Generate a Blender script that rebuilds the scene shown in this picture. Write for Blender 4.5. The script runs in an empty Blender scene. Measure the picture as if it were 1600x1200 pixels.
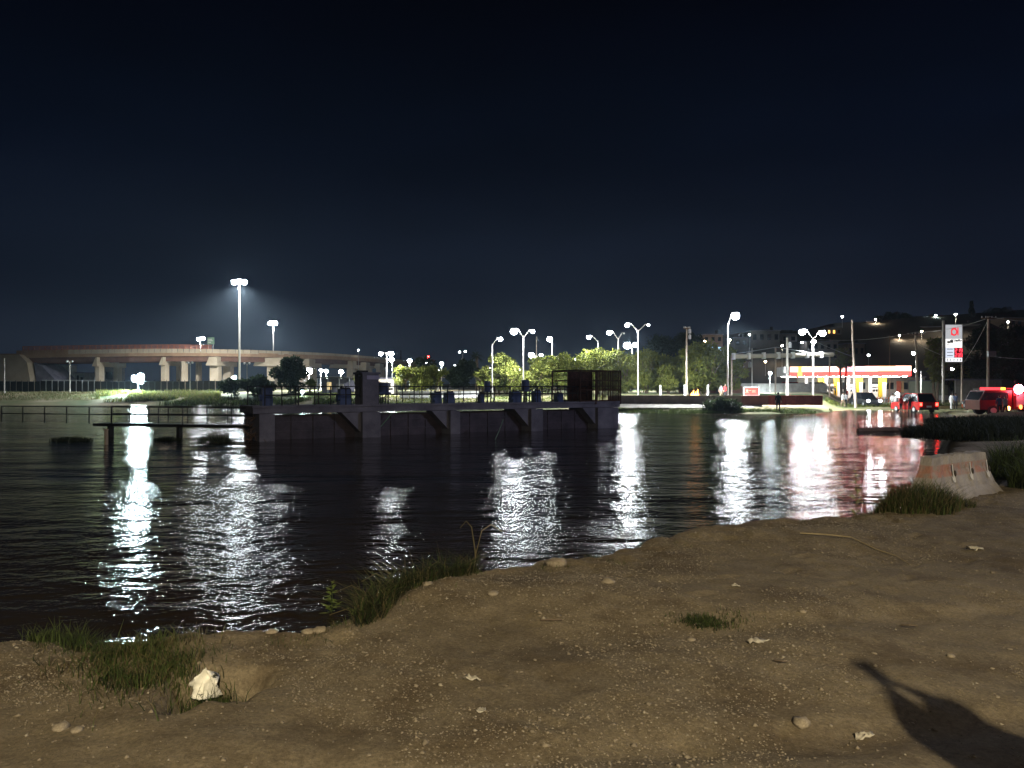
import bpy, math, random
import numpy as np
from mathutils import Vector, Matrix

scene = bpy.context.scene
COL = scene.collection
R = math.radians
rng = np.random.default_rng(7)
random.seed(7)

# ---------------------------------------------------------------- camera
F, CX, YH, EYE = 1155.0, 800.0, 605.0, 2.5      # focal length in photo pixels, centre column, horizon row, eye above water
cam_data = bpy.data.cameras.new("camera")
cam = bpy.data.objects.new("camera", cam_data)
COL.objects.link(cam)
cam.location = (0, 0, EYE)
cam.rotation_euler = (R(90), 0, 0)
cam_data.sensor_width = 36.0
cam_data.lens = 36.0 * F / 1600.0
cam_data.shift_y = 5.0 / 1600.0
cam_data.clip_start = 0.05
cam_data.clip_end = 4000
scene.camera = cam
HAZE = (0.00022, 0.6)      # density, forward scattering
LAMPW = 30.0               # watts of a street lamp per unit of lens brightness
NEARW = 11500.0             # street lamp behind the viewer
WAVE = (.13, .052, .014)  # water relief: swell, chop, ripple

# ---------------------------------------------------------------- night sky
world = bpy.data.worlds.new("World")
scene.world = world
world.use_nodes = True
wn = world.node_tree.nodes
wl = world.node_tree.links
wn.clear()
w_out = wn.new("ShaderNodeOutputWorld")
w_bg = wn.new("ShaderNodeBackground")
w_bg.inputs["Strength"].default_value = 1.0
w_geo = wn.new("ShaderNodeTexCoord")
w_sep = wn.new("ShaderNodeSeparateXYZ")
w_ramp = wn.new("ShaderNodeValToRGB")
wl.new(w_geo.outputs["Generated"], w_sep.inputs[0])
wl.new(w_sep.outputs["Z"], w_ramp.inputs[0])
cr = w_ramp.color_ramp
cr.interpolation = 'EASE'
stops = [(0.0, (0.0150, 0.0190, 0.0290)), (0.05, (0.0105, 0.0148, 0.0255)), (0.14, (0.0046, 0.0076, 0.0165)),
         (0.30, (0.0012, 0.0026, 0.0078)), (0.50, (0.0004, 0.0008, 0.0030)), (1.0, (0.0004, 0.0005, 0.0015))]
while len(cr.elements) < len(stops):
    cr.elements.new(0.5)
for e, (p, c) in zip(cr.elements, stops):
    e.position = p
    e.color = (*c, 1)
w_no = wn.new("ShaderNodeTexNoise")                      # uneven city glow and thin cloud
w_no.inputs["Scale"].default_value = 2.6
w_no.inputs["Detail"].default_value = 4
w_map = wn.new("ShaderNodeMapping")
w_map.inputs["Scale"].default_value = (1, 1, 3.5)
w_mr = wn.new("ShaderNodeMapRange")
w_mr.inputs[1].default_value = .3
w_mr.inputs[2].default_value = .7
w_mr.inputs[3].default_value = .80
w_mr.inputs[4].default_value = 1.22
w_mul = wn.new("ShaderNodeVectorMath")
w_mul.operation = 'MULTIPLY'
wl.new(w_geo.outputs["Generated"], w_map.inputs[0])
wl.new(w_map.outputs[0], w_no.inputs["Vector"])
wl.new(w_no.outputs["Fac"], w_mr.inputs[0])
wl.new(w_ramp.outputs[0], w_mul.inputs[0])
wl.new(w_mr.outputs[0], w_mul.inputs[1])
wl.new(w_mul.outputs[0], w_bg.inputs["Color"])
wl.new(w_bg.outputs[0], w_out.inputs[0])

scene.view_settings.view_transform = 'Standard'
scene.view_settings.look = 'None'
scene.view_settings.gamma = 1
scene.view_settings.exposure = 0
scene.view_settings.use_curve_mapping = False
scene.render.engine = 'CYCLES'
scene.cycles.use_denoising = True
scene.cycles.max_bounces = 5
scene.cycles.diffuse_bounces = 2
scene.cycles.glossy_bounces = 3
scene.cycles.transmission_bounces = 3
scene.cycles.volume_bounces = 0
scene.cycles.caustics_reflective = False
scene.cycles.caustics_refractive = False
scene.cycles.sample_clamp_indirect = 3.0
scene.cycles.use_light_tree = True

# ---------------------------------------------------------------- helpers
def WX(px, d): return (px - CX) / F * d
def WZ(py, d): return EYE - (py - YH) / F * d

def pm(name, c1, c2=None, scale=3.0, rough=0.85, bump=0.0, bscale=None, metal=0.0, detail=6.0, spec=0.3, lo=0.35, hi=0.65):
    m = bpy.data.materials.new(name)
    m.use_nodes = True
    n, l = m.node_tree.nodes, m.node_tree.links
    b = n["Principled BSDF"]
    b.inputs["Roughness"].default_value = rough
    b.inputs["Metallic"].default_value = metal
    b.inputs["Specular IOR Level"].default_value = spec
    b.inputs["Base Color"].default_value = (*c1, 1)
    if c2 is not None:
        tc = n.new("ShaderNodeTexCoord")
        no = n.new("ShaderNodeTexNoise")
        no.inputs["Scale"].default_value = scale
        no.inputs["Detail"].default_value = detail
        no.inputs["Roughness"].default_value = 0.65
        rp = n.new("ShaderNodeValToRGB")
        rp.color_ramp.elements[0].position = lo
        rp.color_ramp.elements[1].position = hi
        rp.color_ramp.elements[0].color = (*c1, 1)
        rp.color_ramp.elements[1].color = (*c2, 1)
        l.new(tc.outputs["Object"], no.inputs["Vector"])
        l.new(no.outputs["Fac"], rp.inputs[0])
        l.new(rp.outputs[0], b.inputs["Base Color"])
        if bump:
            nb = n.new("ShaderNodeTexNoise")
            nb.inputs["Scale"].default_value = bscale or scale * 4
            nb.inputs["Detail"].default_value = 8
            l.new(tc.outputs["Object"], nb.inputs["Vector"])
            bp = n.new("ShaderNodeBump")
            bp.inputs["Strength"].default_value = bump
            bp.inputs["Distance"].default_value = 0.05
            l.new(nb.outputs["Fac"], bp.inputs["Height"])
            l.new(bp.outputs[0], b.inputs["Normal"])
    return m

EM = {}
def em(color, s):
    k = (tuple(color), s)
    if k not in EM:
        m = bpy.data.materials.new("glow")
        m.use_nodes = True
        n, l = m.node_tree.nodes, m.node_tree.links
        n.clear()
        o = n.new("ShaderNodeOutputMaterial")
        e = n.new("ShaderNodeEmission")
        e.inputs[0].default_value = (*color, 1)
        e.inputs[1].default_value = s
        l.new(e.outputs[0], o.inputs[0])
        EM[k] = m
    return EM[k]

class MB:
    def __init__(s): s.v = []; s.f = []; s.m = []; s.mi = 0
    def add(s, vs, fs):
        o = len(s.v)
        s.v.extend([tuple(v) for v in vs])
        for f in fs:
            s.f.append(tuple(i + o for i in f)); s.m.append(s.mi)
        return s
    def box(s, c, d, rz=0.0, taper=1.0, rx=0.0, ry=0.0):
        x, y, z = d[0] / 2, d[1] / 2, d[2] / 2
        M = Matrix.Rotation(rz, 3, 'Z') @ Matrix.Rotation(ry, 3, 'Y') @ Matrix.Rotation(rx, 3, 'X')
        pts = [(-x, -y, -z), (x, -y, -z), (x, y, -z), (-x, y, -z), (-x * taper, -y * taper, z), (x * taper, -y * taper, z), (x * taper, y * taper, z), (-x * taper, y * taper, z)]
        return s.add([Vector(c) + M @ Vector(p) for p in pts], [(0, 3, 2, 1), (4, 5, 6, 7), (0, 1, 5, 4), (1, 2, 6, 5), (2, 3, 7, 6), (3, 0, 4, 7)])
    def cyl(s, p0, p1, r0, r1=None, n=8, cap=True):
        r1 = r0 if r1 is None else r1
        p0, p1 = Vector(p0), Vector(p1)
        a = (p1 - p0).normalized()
        u = a.orthogonal().normalized(); w = a.cross(u)
        vs = []
        for p, r in ((p0, r0), (p1, r1)):
            for k in range(n):
                t = 2 * math.pi * k / n
                vs.append(p + (u * math.cos(t) + w * math.sin(t)) * r)
        fs = [(k, (k + 1) % n, n + (k + 1) % n, n + k) for k in range(n)]
        if cap: fs += [tuple(range(n - 1, -1, -1)), tuple(range(n, 2 * n))]
        return s.add(vs, fs)
    def tube(s, pts, r, r1=None, n=6):
        pts = [Vector(p) for p in pts]
        r1 = r if r1 is None else r1
        vs = []
        L = len(pts)
        for i, p in enumerate(pts):
            a = (pts[min(i + 1, L - 1)] - pts[max(i - 1, 0)]).normalized()
            ref = Vector((0, 0, 1)) if abs(a.z) < 0.9 else Vector((1, 0, 0))
            u = a.cross(ref).normalized(); w = a.cross(u)
            rr = r + (r1 - r) * i / max(L - 1, 1)
            for k in range(n):
                t = 2 * math.pi * k / n
                vs.append(p + (u * math.cos(t) + w * math.sin(t)) * rr)
        fs = [(i * n + k, i * n + (k + 1) % n, (i + 1) * n + (k + 1) % n, (i + 1) * n + k) for i in range(L - 1) for k in range(n)]
        fs += [tuple(range(n - 1, -1, -1)), tuple(range((L - 1) * n, L * n))]
        return s.add(vs, fs)
    def ball(s, c, r, nu=10, nv=6, jit=0.0):
        rx, ry, rz = (r, r, r) if not hasattr(r, '__len__') else r
        c = Vector(c)
        vs = [c + Vector((0, 0, -rz))]
        for j in range(1, nv):
            ph = -math.pi / 2 + math.pi * j / nv
            for k in range(nu):
                t = 2 * math.pi * k / nu
                q = 1 + random.uniform(-jit, jit)
                vs.append(c + Vector((rx * math.cos(ph) * math.cos(t) * q, ry * math.cos(ph) * math.sin(t) * q, rz * math.sin(ph) * q)))
        vs.append(c + Vector((0, 0, rz)))
        fs = [(0, 1 + (k + 1) % nu, 1 + k) for k in range(nu)]
        for j in range(nv - 2):
            a, b = 1 + j * nu, 1 + (j + 1) * nu
            fs += [(a + k, a + (k + 1) % nu, b + (k + 1) % nu, b + k) for k in range(nu)]
        a = 1 + (nv - 2) * nu
        fs += [(a + k, a + (k + 1) % nu, len(vs) - 1) for k in range(nu)]
        return s.add(vs, fs)
    def prism(s, prof, y0, y1):          # profile in x,z swept along y
        n = len(prof)
        vs = [(x, y0, z) for x, z in prof] + [(x, y1, z) for x, z in prof]
        fs = [(k, (k + 1) % n, n + (k + 1) % n, n + k) for k in range(n)] + [tuple(range(n - 1, -1, -1)), tuple(range(n, 2 * n))]
        return s.add(vs, fs)
    def build(s, name, mat, parent=None, smooth=False, loc=None, label=None):
        me = bpy.data.meshes.new(name)
        me.from_pydata(s.v, [], s.f)
        mats = mat if isinstance(mat, (list, tuple)) else [mat]
        for m in mats: me.materials.append(m)
        if len(mats) > 1: me.polygons.foreach_set("material_index", s.m)
        if smooth: me.polygons.foreach_set("use_smooth", [True] * len(me.polygons))
        me.update()
        o = bpy.data.objects.new(name, me)
        COL.objects.link(o)
        if parent is not None: o.parent = parent
        if loc is not None: o.location = loc
        if label: o["label"] = label
        return o

def np_mesh(name, verts, faces, mat, parent=None, smooth=False):
    verts = np.asarray(verts, np.float32); faces = np.asarray(faces, np.int32)
    me = bpy.data.meshes.new(name)
    k = faces.shape[1]
    me.vertices.add(len(verts)); me.vertices.foreach_set("co", verts.ravel())
    me.loops.add(faces.size); me.loops.foreach_set("vertex_index", faces.ravel())
    me.polygons.add(len(faces))
    me.polygons.foreach_set("loop_start", np.arange(0, faces.size, k, dtype=np.int32))
    me.polygons.foreach_set("loop_total", np.full(len(faces), k, np.int32))
    mats = mat if isinstance(mat, (list, tuple)) else [mat]
    for m in mats: me.materials.append(m)
    if len(mats) > 1: me.polygons.foreach_set("material_index", rng.integers(0, len(mats), len(faces)).astype(np.int32))
    if smooth: me.polygons.foreach_set("use_smooth", np.ones(len(faces), bool))
    me.update(calc_edges=True)
    o = bpy.data.objects.new(name, me)
    COL.objects.link(o)
    if parent is not None: o.parent = parent
    return o

def tag(o, label=None, cat=None, group=None, kind=None):
    if label: o["label"] = label
    if cat: o["category"] = cat
    if group: o["group"] = group
    if kind: o["kind"] = kind
    return o

def thing(name, label, cat, loc=(0, 0, 0), rz=0.0, group=None):
    o = bpy.data.objects.new(name, None)
    o.empty_display_size = 0.2
    COL.objects.link(o)
    o.location = loc
    o.rotation_euler = (0, 0, rz)
    return tag(o, label, cat, group)

KIDS = {}
def dup(root, loc, rz, label, group=None):
    if root not in KIDS: KIDS[root] = [(c, list(c.children)) for c in root.children]
    r = root.copy(); COL.objects.link(r); r.location = loc; r.rotation_euler = (0, 0, rz)
    r["label"] = label
    if group: r["group"] = group
    for ch, gs in KIDS[root]:
        c = ch.copy(); COL.objects.link(c); c.parent = r
        for g in gs:
            d = g.copy(); COL.objects.link(d); d.parent = c
    return r

def vnoise(x, y, s, seed=0):
    """cheap smooth value noise on arrays"""
    r = np.random.default_rng(seed).random((64, 64))
    u, v = x / s, y / s
    i, j = np.floor(u).astype(int), np.floor(v).astype(int)
    fu, fv = u - i, v - j
    fu = fu * fu * (3 - 2 * fu); fv = fv * fv * (3 - 2 * fv)
    g = lambda a, b: r[a % 64, b % 64]
    return (g(i, j) * (1 - fu) + g(i + 1, j) * fu) * (1 - fv) + (g(i, j + 1) * (1 - fu) + g(i + 1, j + 1) * fu) * fv - 0.5

def sstep(a, b, x):
    t = np.clip((x - a) / (b - a), 0, 1)
    return t * t * (3 - 2 * t)

# ---------------------------------------------------------------- materials
M = {}
M['conc'] = pm('weathered_concrete', (.20, .185, .165), (.30, .285, .26), 1.2, .9, .25, 14)
M['conc_dark'] = pm('stained_concrete', (.095, .092, .125), (.18, .175, .22), 0.9, .85, .3, 9)
M['conc_tan'] = pm('tan_concrete', (.36, .29, .20), (.45, .37, .27), 0.4, .9)
M['conc_pale'] = pm('pale_concrete', (.42, .38, .31), (.52, .48, .40), 0.6, .9)
M['rust'] = pm('rusty_steel', (.03, .016, .012), (.075, .035, .022), 5, .8, .2)
M['black_steel'] = pm('dark_painted_steel', (.012, .012, .014), (.022, .022, .025), 4, .6)
M['galv'] = pm('galvanised_steel', (.36, .37, .38), (.46, .47, .48), 6, .5, metal=.6)
M['pole_paint'] = pm('pale_pole_paint', (.42, .40, .36), (.50, .48, .44), 2, .6)
M['pole_conc'] = pm('concrete_pole', (.30, .25, .20), (.40, .33, .27), 2, .85)
M['wood'] = pm('weathered_wood', (.10, .065, .045), (.17, .11, .08), 3, .85)
M['brick_red'] = pm('brick_red_paint', (.30, .10, .055), (.38, .14, .08), 1.5, .8)
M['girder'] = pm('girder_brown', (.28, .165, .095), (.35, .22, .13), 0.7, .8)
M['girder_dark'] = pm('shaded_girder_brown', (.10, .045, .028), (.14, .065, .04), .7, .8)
M['blue_steel'] = pm('blue_painted_steel', (.03, .05, .13), (.05, .075, .17), 3, .5)
M['white'] = pm('white_paint', (.72, .72, .70), (.80, .80, .78), 2, .5)
M['yellow'] = pm('yellow_paint', (.80, .55, .03), (.85, .60, .05), 2, .5)
M['red'] = pm('red_paint', (.50, .02, .02), (.58, .03, .025), 2, .4)
M['car_red'] = pm('red_car_paint', (.30, .008, .010), (.33, .010, .012), 2, .25, spec=.5)
M['car_dark'] = pm('dark_car_paint', (.02, .021, .024), (.025, .026, .03), 2, .25, spec=.5)
M['car_white'] = pm('white_car_paint', (.60, .60, .60), (.66, .66, .66), 2, .25, spec=.5)
M['glass'] = pm('dark_glass', (.012, .014, .017), None, rough=.08, spec=.6)
M['tyre'] = pm('tyre_rubber', (.015, .015, .015), (.022, .022, .022), 6, .9)
M['orange'] = pm('orange_plastic', (.65, .13, .02), (.72, .16, .03), 4, .6)
M['skin'] = pm('skin', (.28, .16, .11), (.32, .19, .13), 6, .6)
M['hair'] = pm('dark_hair', (.012, .009, .008), (.02, .015, .012), 12, .7)
M['bark'] = pm('bark', (.07, .05, .035), (.13, .10, .07), 4, .95, .4)
def leafm(name, c1, c2):
    m = pm(name, c1, c2, 0.9, .7, spec=.25)
    n, l = m.node_tree.nodes, m.node_tree.links          # thin leaves let light through
    b = n["Principled BSDF"]; out = n["Material Output"]
    tr = n.new("ShaderNodeBsdfTranslucent"); mx = n.new("ShaderNodeMixShader"); mx.inputs[0].default_value = .42
    l.new(b.inputs["Base Color"].links[0].from_socket, tr.inputs["Color"])
    l.new(b.outputs[0], mx.inputs[1]); l.new(tr.outputs[0], mx.inputs[2]); l.new(mx.outputs[0], out.inputs["Surface"])
    return m
M['leaf_bright'] = leafm('willow_leaf', (.125, .135, .020), (.175, .185, .032))
M['leaf_mid'] = leafm('tree_leaf', (.095, .115, .020), (.135, .15, .032))
M['leaf_dark'] = leafm('evergreen_leaf', (.018, .030, .014), (.032, .045, .020))
M['leaf_olive'] = leafm('olive_leaf', (.10, .095, .045), (.14, .13, .065))
M['blade'] = leafm('grass_blade', (.045, .075, .018), (.085, .11, .03))
M['blade_dry'] = leafm('dry_grass_blade', (.12, .10, .045), (.17, .14, .07))
M['blade_dark'] = leafm('dark_weed_blade', (.020, .028, .012), (.038, .045, .02))
M['bush_black'] = leafm('shadowy_shrub_leaf', (.012, .016, .008), (.022, .026, .013))  # near-black leaves: the missing lamplight is painted into their colour
M['hill'] = pm('hill_soil', (.030, .025, .020), (.065, .055, .042), .08, .95)


# ---------------------------------------------------------------- ground by the camera
EDGE_PX = np.array([(-300, 1000), (0, 1003), (45, 1004), (85, 1020), (150, 1024), (230, 1006), (300, 1005), (400, 990), (500, 986), (560, 968), (600, 945),
                    (700, 912), (760, 893), (800, 881), (870, 873), (960, 868), (1020, 848), (1100, 830), (1180, 821), (1250, 812), (1330, 806), (1450, 790), (1560, 768)], float)
NEAR = 0.9
_ed = (EYE - NEAR) * F / (EDGE_PX[:, 1] - YH)
_ex = (EDGE_PX[:, 0] - CX) / F * _ed
_ex = np.concatenate([[-90], _ex, [8.6, 10.8, 16.2, 22.5, 30, 37, 60]])
_ed = np.concatenate([[5.4], _ed, [13, 18, 27, 37, 46, 52, 55]])
def edge_d(x): return np.interp(x, _ex, _ed)

FOOT = []
_fr = random.Random(12)
for _ in range(9):                                     # trails of old footprints
    _x, _y, _a = _fr.uniform(-2, 6), _fr.uniform(2.6, 6.5), _fr.uniform(-1.2, 1.6)
    for _k in range(7):
        _x += .62 * math.cos(_a); _y += .62 * math.sin(_a); _s = .11 if _k % 2 else -.11
        FOOT.append((_x - math.sin(_a) * _s, _y + math.cos(_a) * _s, _a + _fr.uniform(-.2, .2), _fr.uniform(.008, .02)))
def near_z(x, y):
    x = np.asarray(x, float); y = np.asarray(y, float)
    e = edge_d(x) + 0.17 * vnoise(x, y, 0.35, 3) + 0.10 * vnoise(x, y, 0.13, 4)
    s = y - e
    z = NEAR + 0.10 * vnoise(x, y, 2.3, 5) + 0.05 * vnoise(x, y, 0.7, 6) + 0.022 * vnoise(x, y, 0.25, 7) + 0.012 * vnoise(x, y, 0.09, 8)
    near_edge = np.exp(-((s + 0.25) / 0.45) ** 2)
    z = z + near_edge * (0.05 * vnoise(x, y, 0.22, 9) + 0.03 * vnoise(x, y, 0.08, 10))
    # gravel berm along the water
    z = z + 0.10 * np.exp(-((x + 0.1) / 1.1) ** 2 - ((y - 5.7) / 0.5) ** 2) + 0.05 * np.exp(-((x - 3.2) / 2.0) ** 2 - ((y - 8.0) / 0.5) ** 2)
    # washed-out hole with the bag in it
    hx = x + 1.56 + .16 * vnoise(x, y, .16, 16) + .05 * vnoise(x, y, .05, 17); hy = y - 3.96 + .14 * vnoise(x, y, .18, 18) + .05 * vnoise(x, y, .06, 19)
    z = z - 0.24 * np.exp(-((hx / 0.21) ** 4) - ((hy / 0.20) ** 4))
    z = z - 0.12 * np.exp(-(((x + 1.66) / 0.07) ** 2) - (((y - 3.72) / 0.12) ** 2))
    # wheel ruts crossing the dirt
    z = z - 0.035 * np.exp(-((y - 3.1 - 0.18 * x) / 0.16) ** 2) - 0.03 * np.exp(-((y - 4.6 - 0.22 * x) / 0.2) ** 2) * sstep(-0.5, 1, x)
    for fx_, fy_, fa, fd in FOOT:
        k = (np.abs(x - fx_) < .45) & (np.abs(y - fy_) < .45)
        if not k.any(): continue
        u = (x[k] - fx_) * math.cos(fa) + (y[k] - fy_) * math.sin(fa); v = -(x[k] - fx_) * math.sin(fa) + (y[k] - fy_) * math.cos(fa)
        q = (u / .13) ** 4 + (v / .05) ** 4
        z[k] += -fd * np.exp(-q) + fd * .35 * np.exp(-((np.sqrt((u / .17) ** 2 + (v / .085) ** 2) - 1) / .35) ** 2)
    drop = sstep(0.0, 1.7, s)
    return z * (1 - drop) - 0.7 * drop

def axis(segs):
    out = []
    for a, b, st in segs: out.append(np.arange(a, b, st))
    return np.concatenate(out + [[segs[-1][1]]])
gx = axis([(-90, -12, 3), (-12, -5, .25), (-5, 9, .028), (9, 14, .12), (14, 40, 1), (40, 62, 3)])
gy = axis([(-40, -4, 2), (-4, 1.5, .25), (1.5, 12.5, .028), (12.5, 20, .15), (20, 56, .8)])
GX, GY = np.meshgrid(gx, gy)
GZ = near_z(GX, GY)
nx, ny = len(gx), len(gy)
ii = np.arange(nx * ny).reshape(ny, nx)
quads = np.stack([ii[:-1, :-1], ii[:-1, 1:], ii[1:, 1:], ii[1:, :-1]], -1).reshape(-1, 4)
zz = GZ.ravel()
quads = quads[(zz[quads].max(1) > -0.45)]
used = np.unique(quads)
remap = -np.ones(nx * ny, int); remap[used] = np.arange(len(used))
gv = np.stack([GX.ravel(), GY.ravel(), zz], -1)[used]

def ground_material():
    m = bpy.data.materials.new('gravelly_dirt')
    m.use_nodes = True
    n, l = m.node_tree.nodes, m.node_tree.links
    b = n["Principled BSDF"]
    b.inputs["Roughness"].default_value = .95
    b.inputs["Specular IOR Level"].default_value = .15
    tc = n.new("ShaderNodeTexCoord")
    def noise(s, d=6, r=.6):
        x = n.new("ShaderNodeTexNoise"); x.inputs["Scale"].default_value = s; x.inputs["Detail"].default_value = d; x.inputs["Roughness"].default_value = r
        l.new(tc.outputs["Object"], x.inputs["Vector"]); return x
    def ramp(src, a, b_, ca, cb):
        r = n.new("ShaderNodeValToRGB"); r.color_ramp.elements[0].position = a; r.color_ramp.elements[1].position = b_
        r.color_ramp.elements[0].color = (*ca, 1); r.color_ramp.elements[1].color = (*cb, 1); l.new(src, r.inputs[0]); return r
    def mix(f, a, b_, mode='MIX'):
        x = n.new("ShaderNodeMix"); x.data_type = 'RGBA'; x.blend_type = mode
        if hasattr(f, 'name'): l.new(f, x.inputs[0])
        else: x.inputs[0].default_value = f
        l.new(a, x.inputs[6]); l.new(b_, x.inputs[7]); return x.outputs[2]
    big = ramp(noise(.55, 4).outputs[0], .35, .68, (.115, .092, .060), (.195, .162, .112))
    mid = ramp(noise(3.2, 8, .7).outputs[0], .32, .70, (.095, .076, .050), (.215, .182, .130))
    c = mix(.5, big.outputs[0], mid.outputs[0])
    damp = ramp(noise(1.1, 7, .7).outputs[0], .47, .62, (1.05, 1.04, 1.02), (.60, .56, .52))
    c = mix(1.0, c, damp.outputs[0], 'MULTIPLY')
    fine = ramp(noise(46, 4, .8).outputs[0], .30, .72, (.62, .62, .62), (1.40, 1.38, 1.34))
    c = mix(1.0, c, fine.outputs[0], 'MULTIPLY')
    vo = n.new("ShaderNodeTexVoronoi"); vo.inputs["Scale"].default_value = 62
    l.new(tc.outputs["Object"], vo.inputs["Vector"])
    speck = ramp(vo.outputs["Distance"], .07, .17, (1, 1, 1), (0, 0, 0))
    patch = ramp(noise(2.1, 5).outputs[0], .46, .62, (0, 0, 0), (1, 1, 1))
    fm = n.new("ShaderNodeMath"); fm.operation = 'MULTIPLY'
    l.new(speck.outputs[0], fm.inputs[0]); l.new(patch.outputs[0], fm.inputs[1])
    stone = ramp(vo.outputs["Color"], .2, .9, (.12, .095, .07), (.30, .26, .19))
    c = mix(fm.outputs[0], c, stone.outputs[0])
    l.new(c, b.inputs["Base Color"])
    h = n.new("ShaderNodeMath"); h.operation = 'ADD'
    l.new(noise(38, 8, .75).outputs[0], h.inputs[0])
    h2 = n.new("ShaderNodeMath"); h2.operation = 'MULTIPLY'; h2.inputs[1].default_value = .6
    l.new(fm.outputs[0], h2.inputs[0]); l.new(h2.outputs[0], h.inputs[1])
    bp = n.new("ShaderNodeBump"); bp.inputs["Strength"].default_value = .75; bp.inputs["Distance"].default_value = .016
    l.new(h.outputs[0], bp.inputs["Height"]); l.new(bp.outputs[0], b.inputs["Normal"])
    return m
M['dirt'] = ground_material()
tag(np_mesh("ground", gv, remap[quads], M['dirt'], smooth=True), kind='structure')

# ---------------------------------------------------------------- far bank, park, road and hill as one terrain sheet
BANK_PX = np.array([(-2500, 108), (-200, 104), (60, 103), (200, 104), (400, 101), (520, 92), (650, 86), (940, 80), (980, 72), (1080, 69), (1200, 69), (1280, 72), (1320, 79), (1440, 79), (1475, 72), (1500, 60), (1540, 56), (3200, 54)], float)
CREST = np.array([(-3000, 603), (930, 600), (1000, 572), (1040, 548), (1060, 538), (1100, 530), (1150, 522), (1200, 516), (1250, 517), (1300, 507), (1350, 503), (1400, 498), (1450, 496), (1500, 494), (1550, 488), (1600, 486), (1800, 480), (3200, 470)], float)
def far_z(x, y):
    x = np.asarray(x, float); y = np.asarray(y, float)
    px = CX + F * x / np.maximum(y, 1)
    s = y - np.interp(px, BANK_PX[:, 0], BANK_PX[:, 1]) + 1.6 * vnoise(x, y, 6, 11) + .8 * vnoise(x, y, 2.5, 12)
    left = np.interp(s, [-6, 0, 3, 6, 15, 60, 400], [-1.2, -.02, .55, .9, 1.7, 2.0, 2.4])
    mid = np.interp(s, [-6, 0, 3, 12, 31, 60, 400], [-1.2, -.02, .38, .95, 1.6, 1.9, 2.3])
    road = np.interp(s, [-6, 0, 4, 30, 70, 400], [-.8, -.05, .12, .30, .40, 1.2])
    wl_ = sstep(560, 640, px); wr = sstep(1285, 1320, px)
    z = left * (1 - wl_) + mid * wl_
    z = z * (1 - wr) + road * wr
    z = z + (.12 * vnoise(x, y, 4, 13) + .06 * vnoise(x, y, 1.7, 14)) * sstep(.5, 3, s) * (1 - wr * .8)
    hz = EYE + (YH - np.interp(px, CREST[:, 0], CREST[:, 1])) / F * 250
    k = sstep(168, 250, y)
    z = z + (np.maximum(hz, z) - z) * k
    return z + k * .8 * vnoise(x, y, 9, 15)

fx = axis([(-900, -140, 20), (-140, 150, 1.0), (150, 1000, 20)])
fy = axis([(48, 60, 1), (60, 120, .8), (120, 270, 2.5), (270, 900, 30)])
FX, FY = np.meshgrid(fx, fy)
FZ = far_z(FX, FY)
nx, ny = len(fx), len(fy)
ii = np.arange(nx * ny).reshape(ny, nx)
quads = np.stack([ii[:-1, :-1], ii[:-1, 1:], ii[1:, 1:], ii[1:, :-1]], -1).reshape(-1, 4)
def terrain_material():
    m = bpy.data.materials.new('park_grass_and_sand')
    m.use_nodes = True
    n, l = m.node_tree.nodes, m.node_tree.links
    b = n["Principled BSDF"]; b.inputs["Roughness"].default_value = .95; b.inputs["Specular IOR Level"].default_value = .1
    tc = n.new("ShaderNodeTexCoord")
    no = n.new("ShaderNodeTexNoise"); no.inputs["Scale"].default_value = .11; no.inputs["Detail"].default_value = 8
    l.new(tc.outputs["Object"], no.inputs["Vector"])
    r = n.new("ShaderNodeValToRGB")
    es = r.color_ramp.elements
    es[0].position = .34; es[0].color = (.26, .215, .15, 1)
    es[1].position = .62; es[1].color = (.05, .075, .022, 1)
    e = es.new(.47); e.color = (.13, .12, .06, 1)
    l.new(no.outputs[0], r.inputs[0])
    sp = n.new("ShaderNodeSeparateXYZ"); l.new(tc.outputs["Object"], sp.inputs[0])
    mp = n.new("ShaderNodeMapRange"); mp.inputs[1].default_value = 150; mp.inputs[2].default_value = 175
    l.new(sp.outputs[1], mp.inputs[0])
    mx = n.new("ShaderNodeMix"); mx.data_type = 'RGBA'
    l.new(mp.outputs[0], mx.inputs[0]); l.new(r.outputs[0], mx.inputs[6]); mx.inputs[7].default_value = (.045, .036, .027, 1)
    l.new(mx.outputs[2], b.inputs["Base Color"])
    return m
tag(np_mesh("terrain", np.stack([FX, FY, FZ], -1).reshape(-1, 3), quads, terrain_material(), smooth=True), kind='structure')
def gz(x, y): return float(far_z(np.array([x]), np.array([y]))[0])
def nz(x, y): return float(near_z(np.array([x]), np.array([y]))[0])

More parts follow.
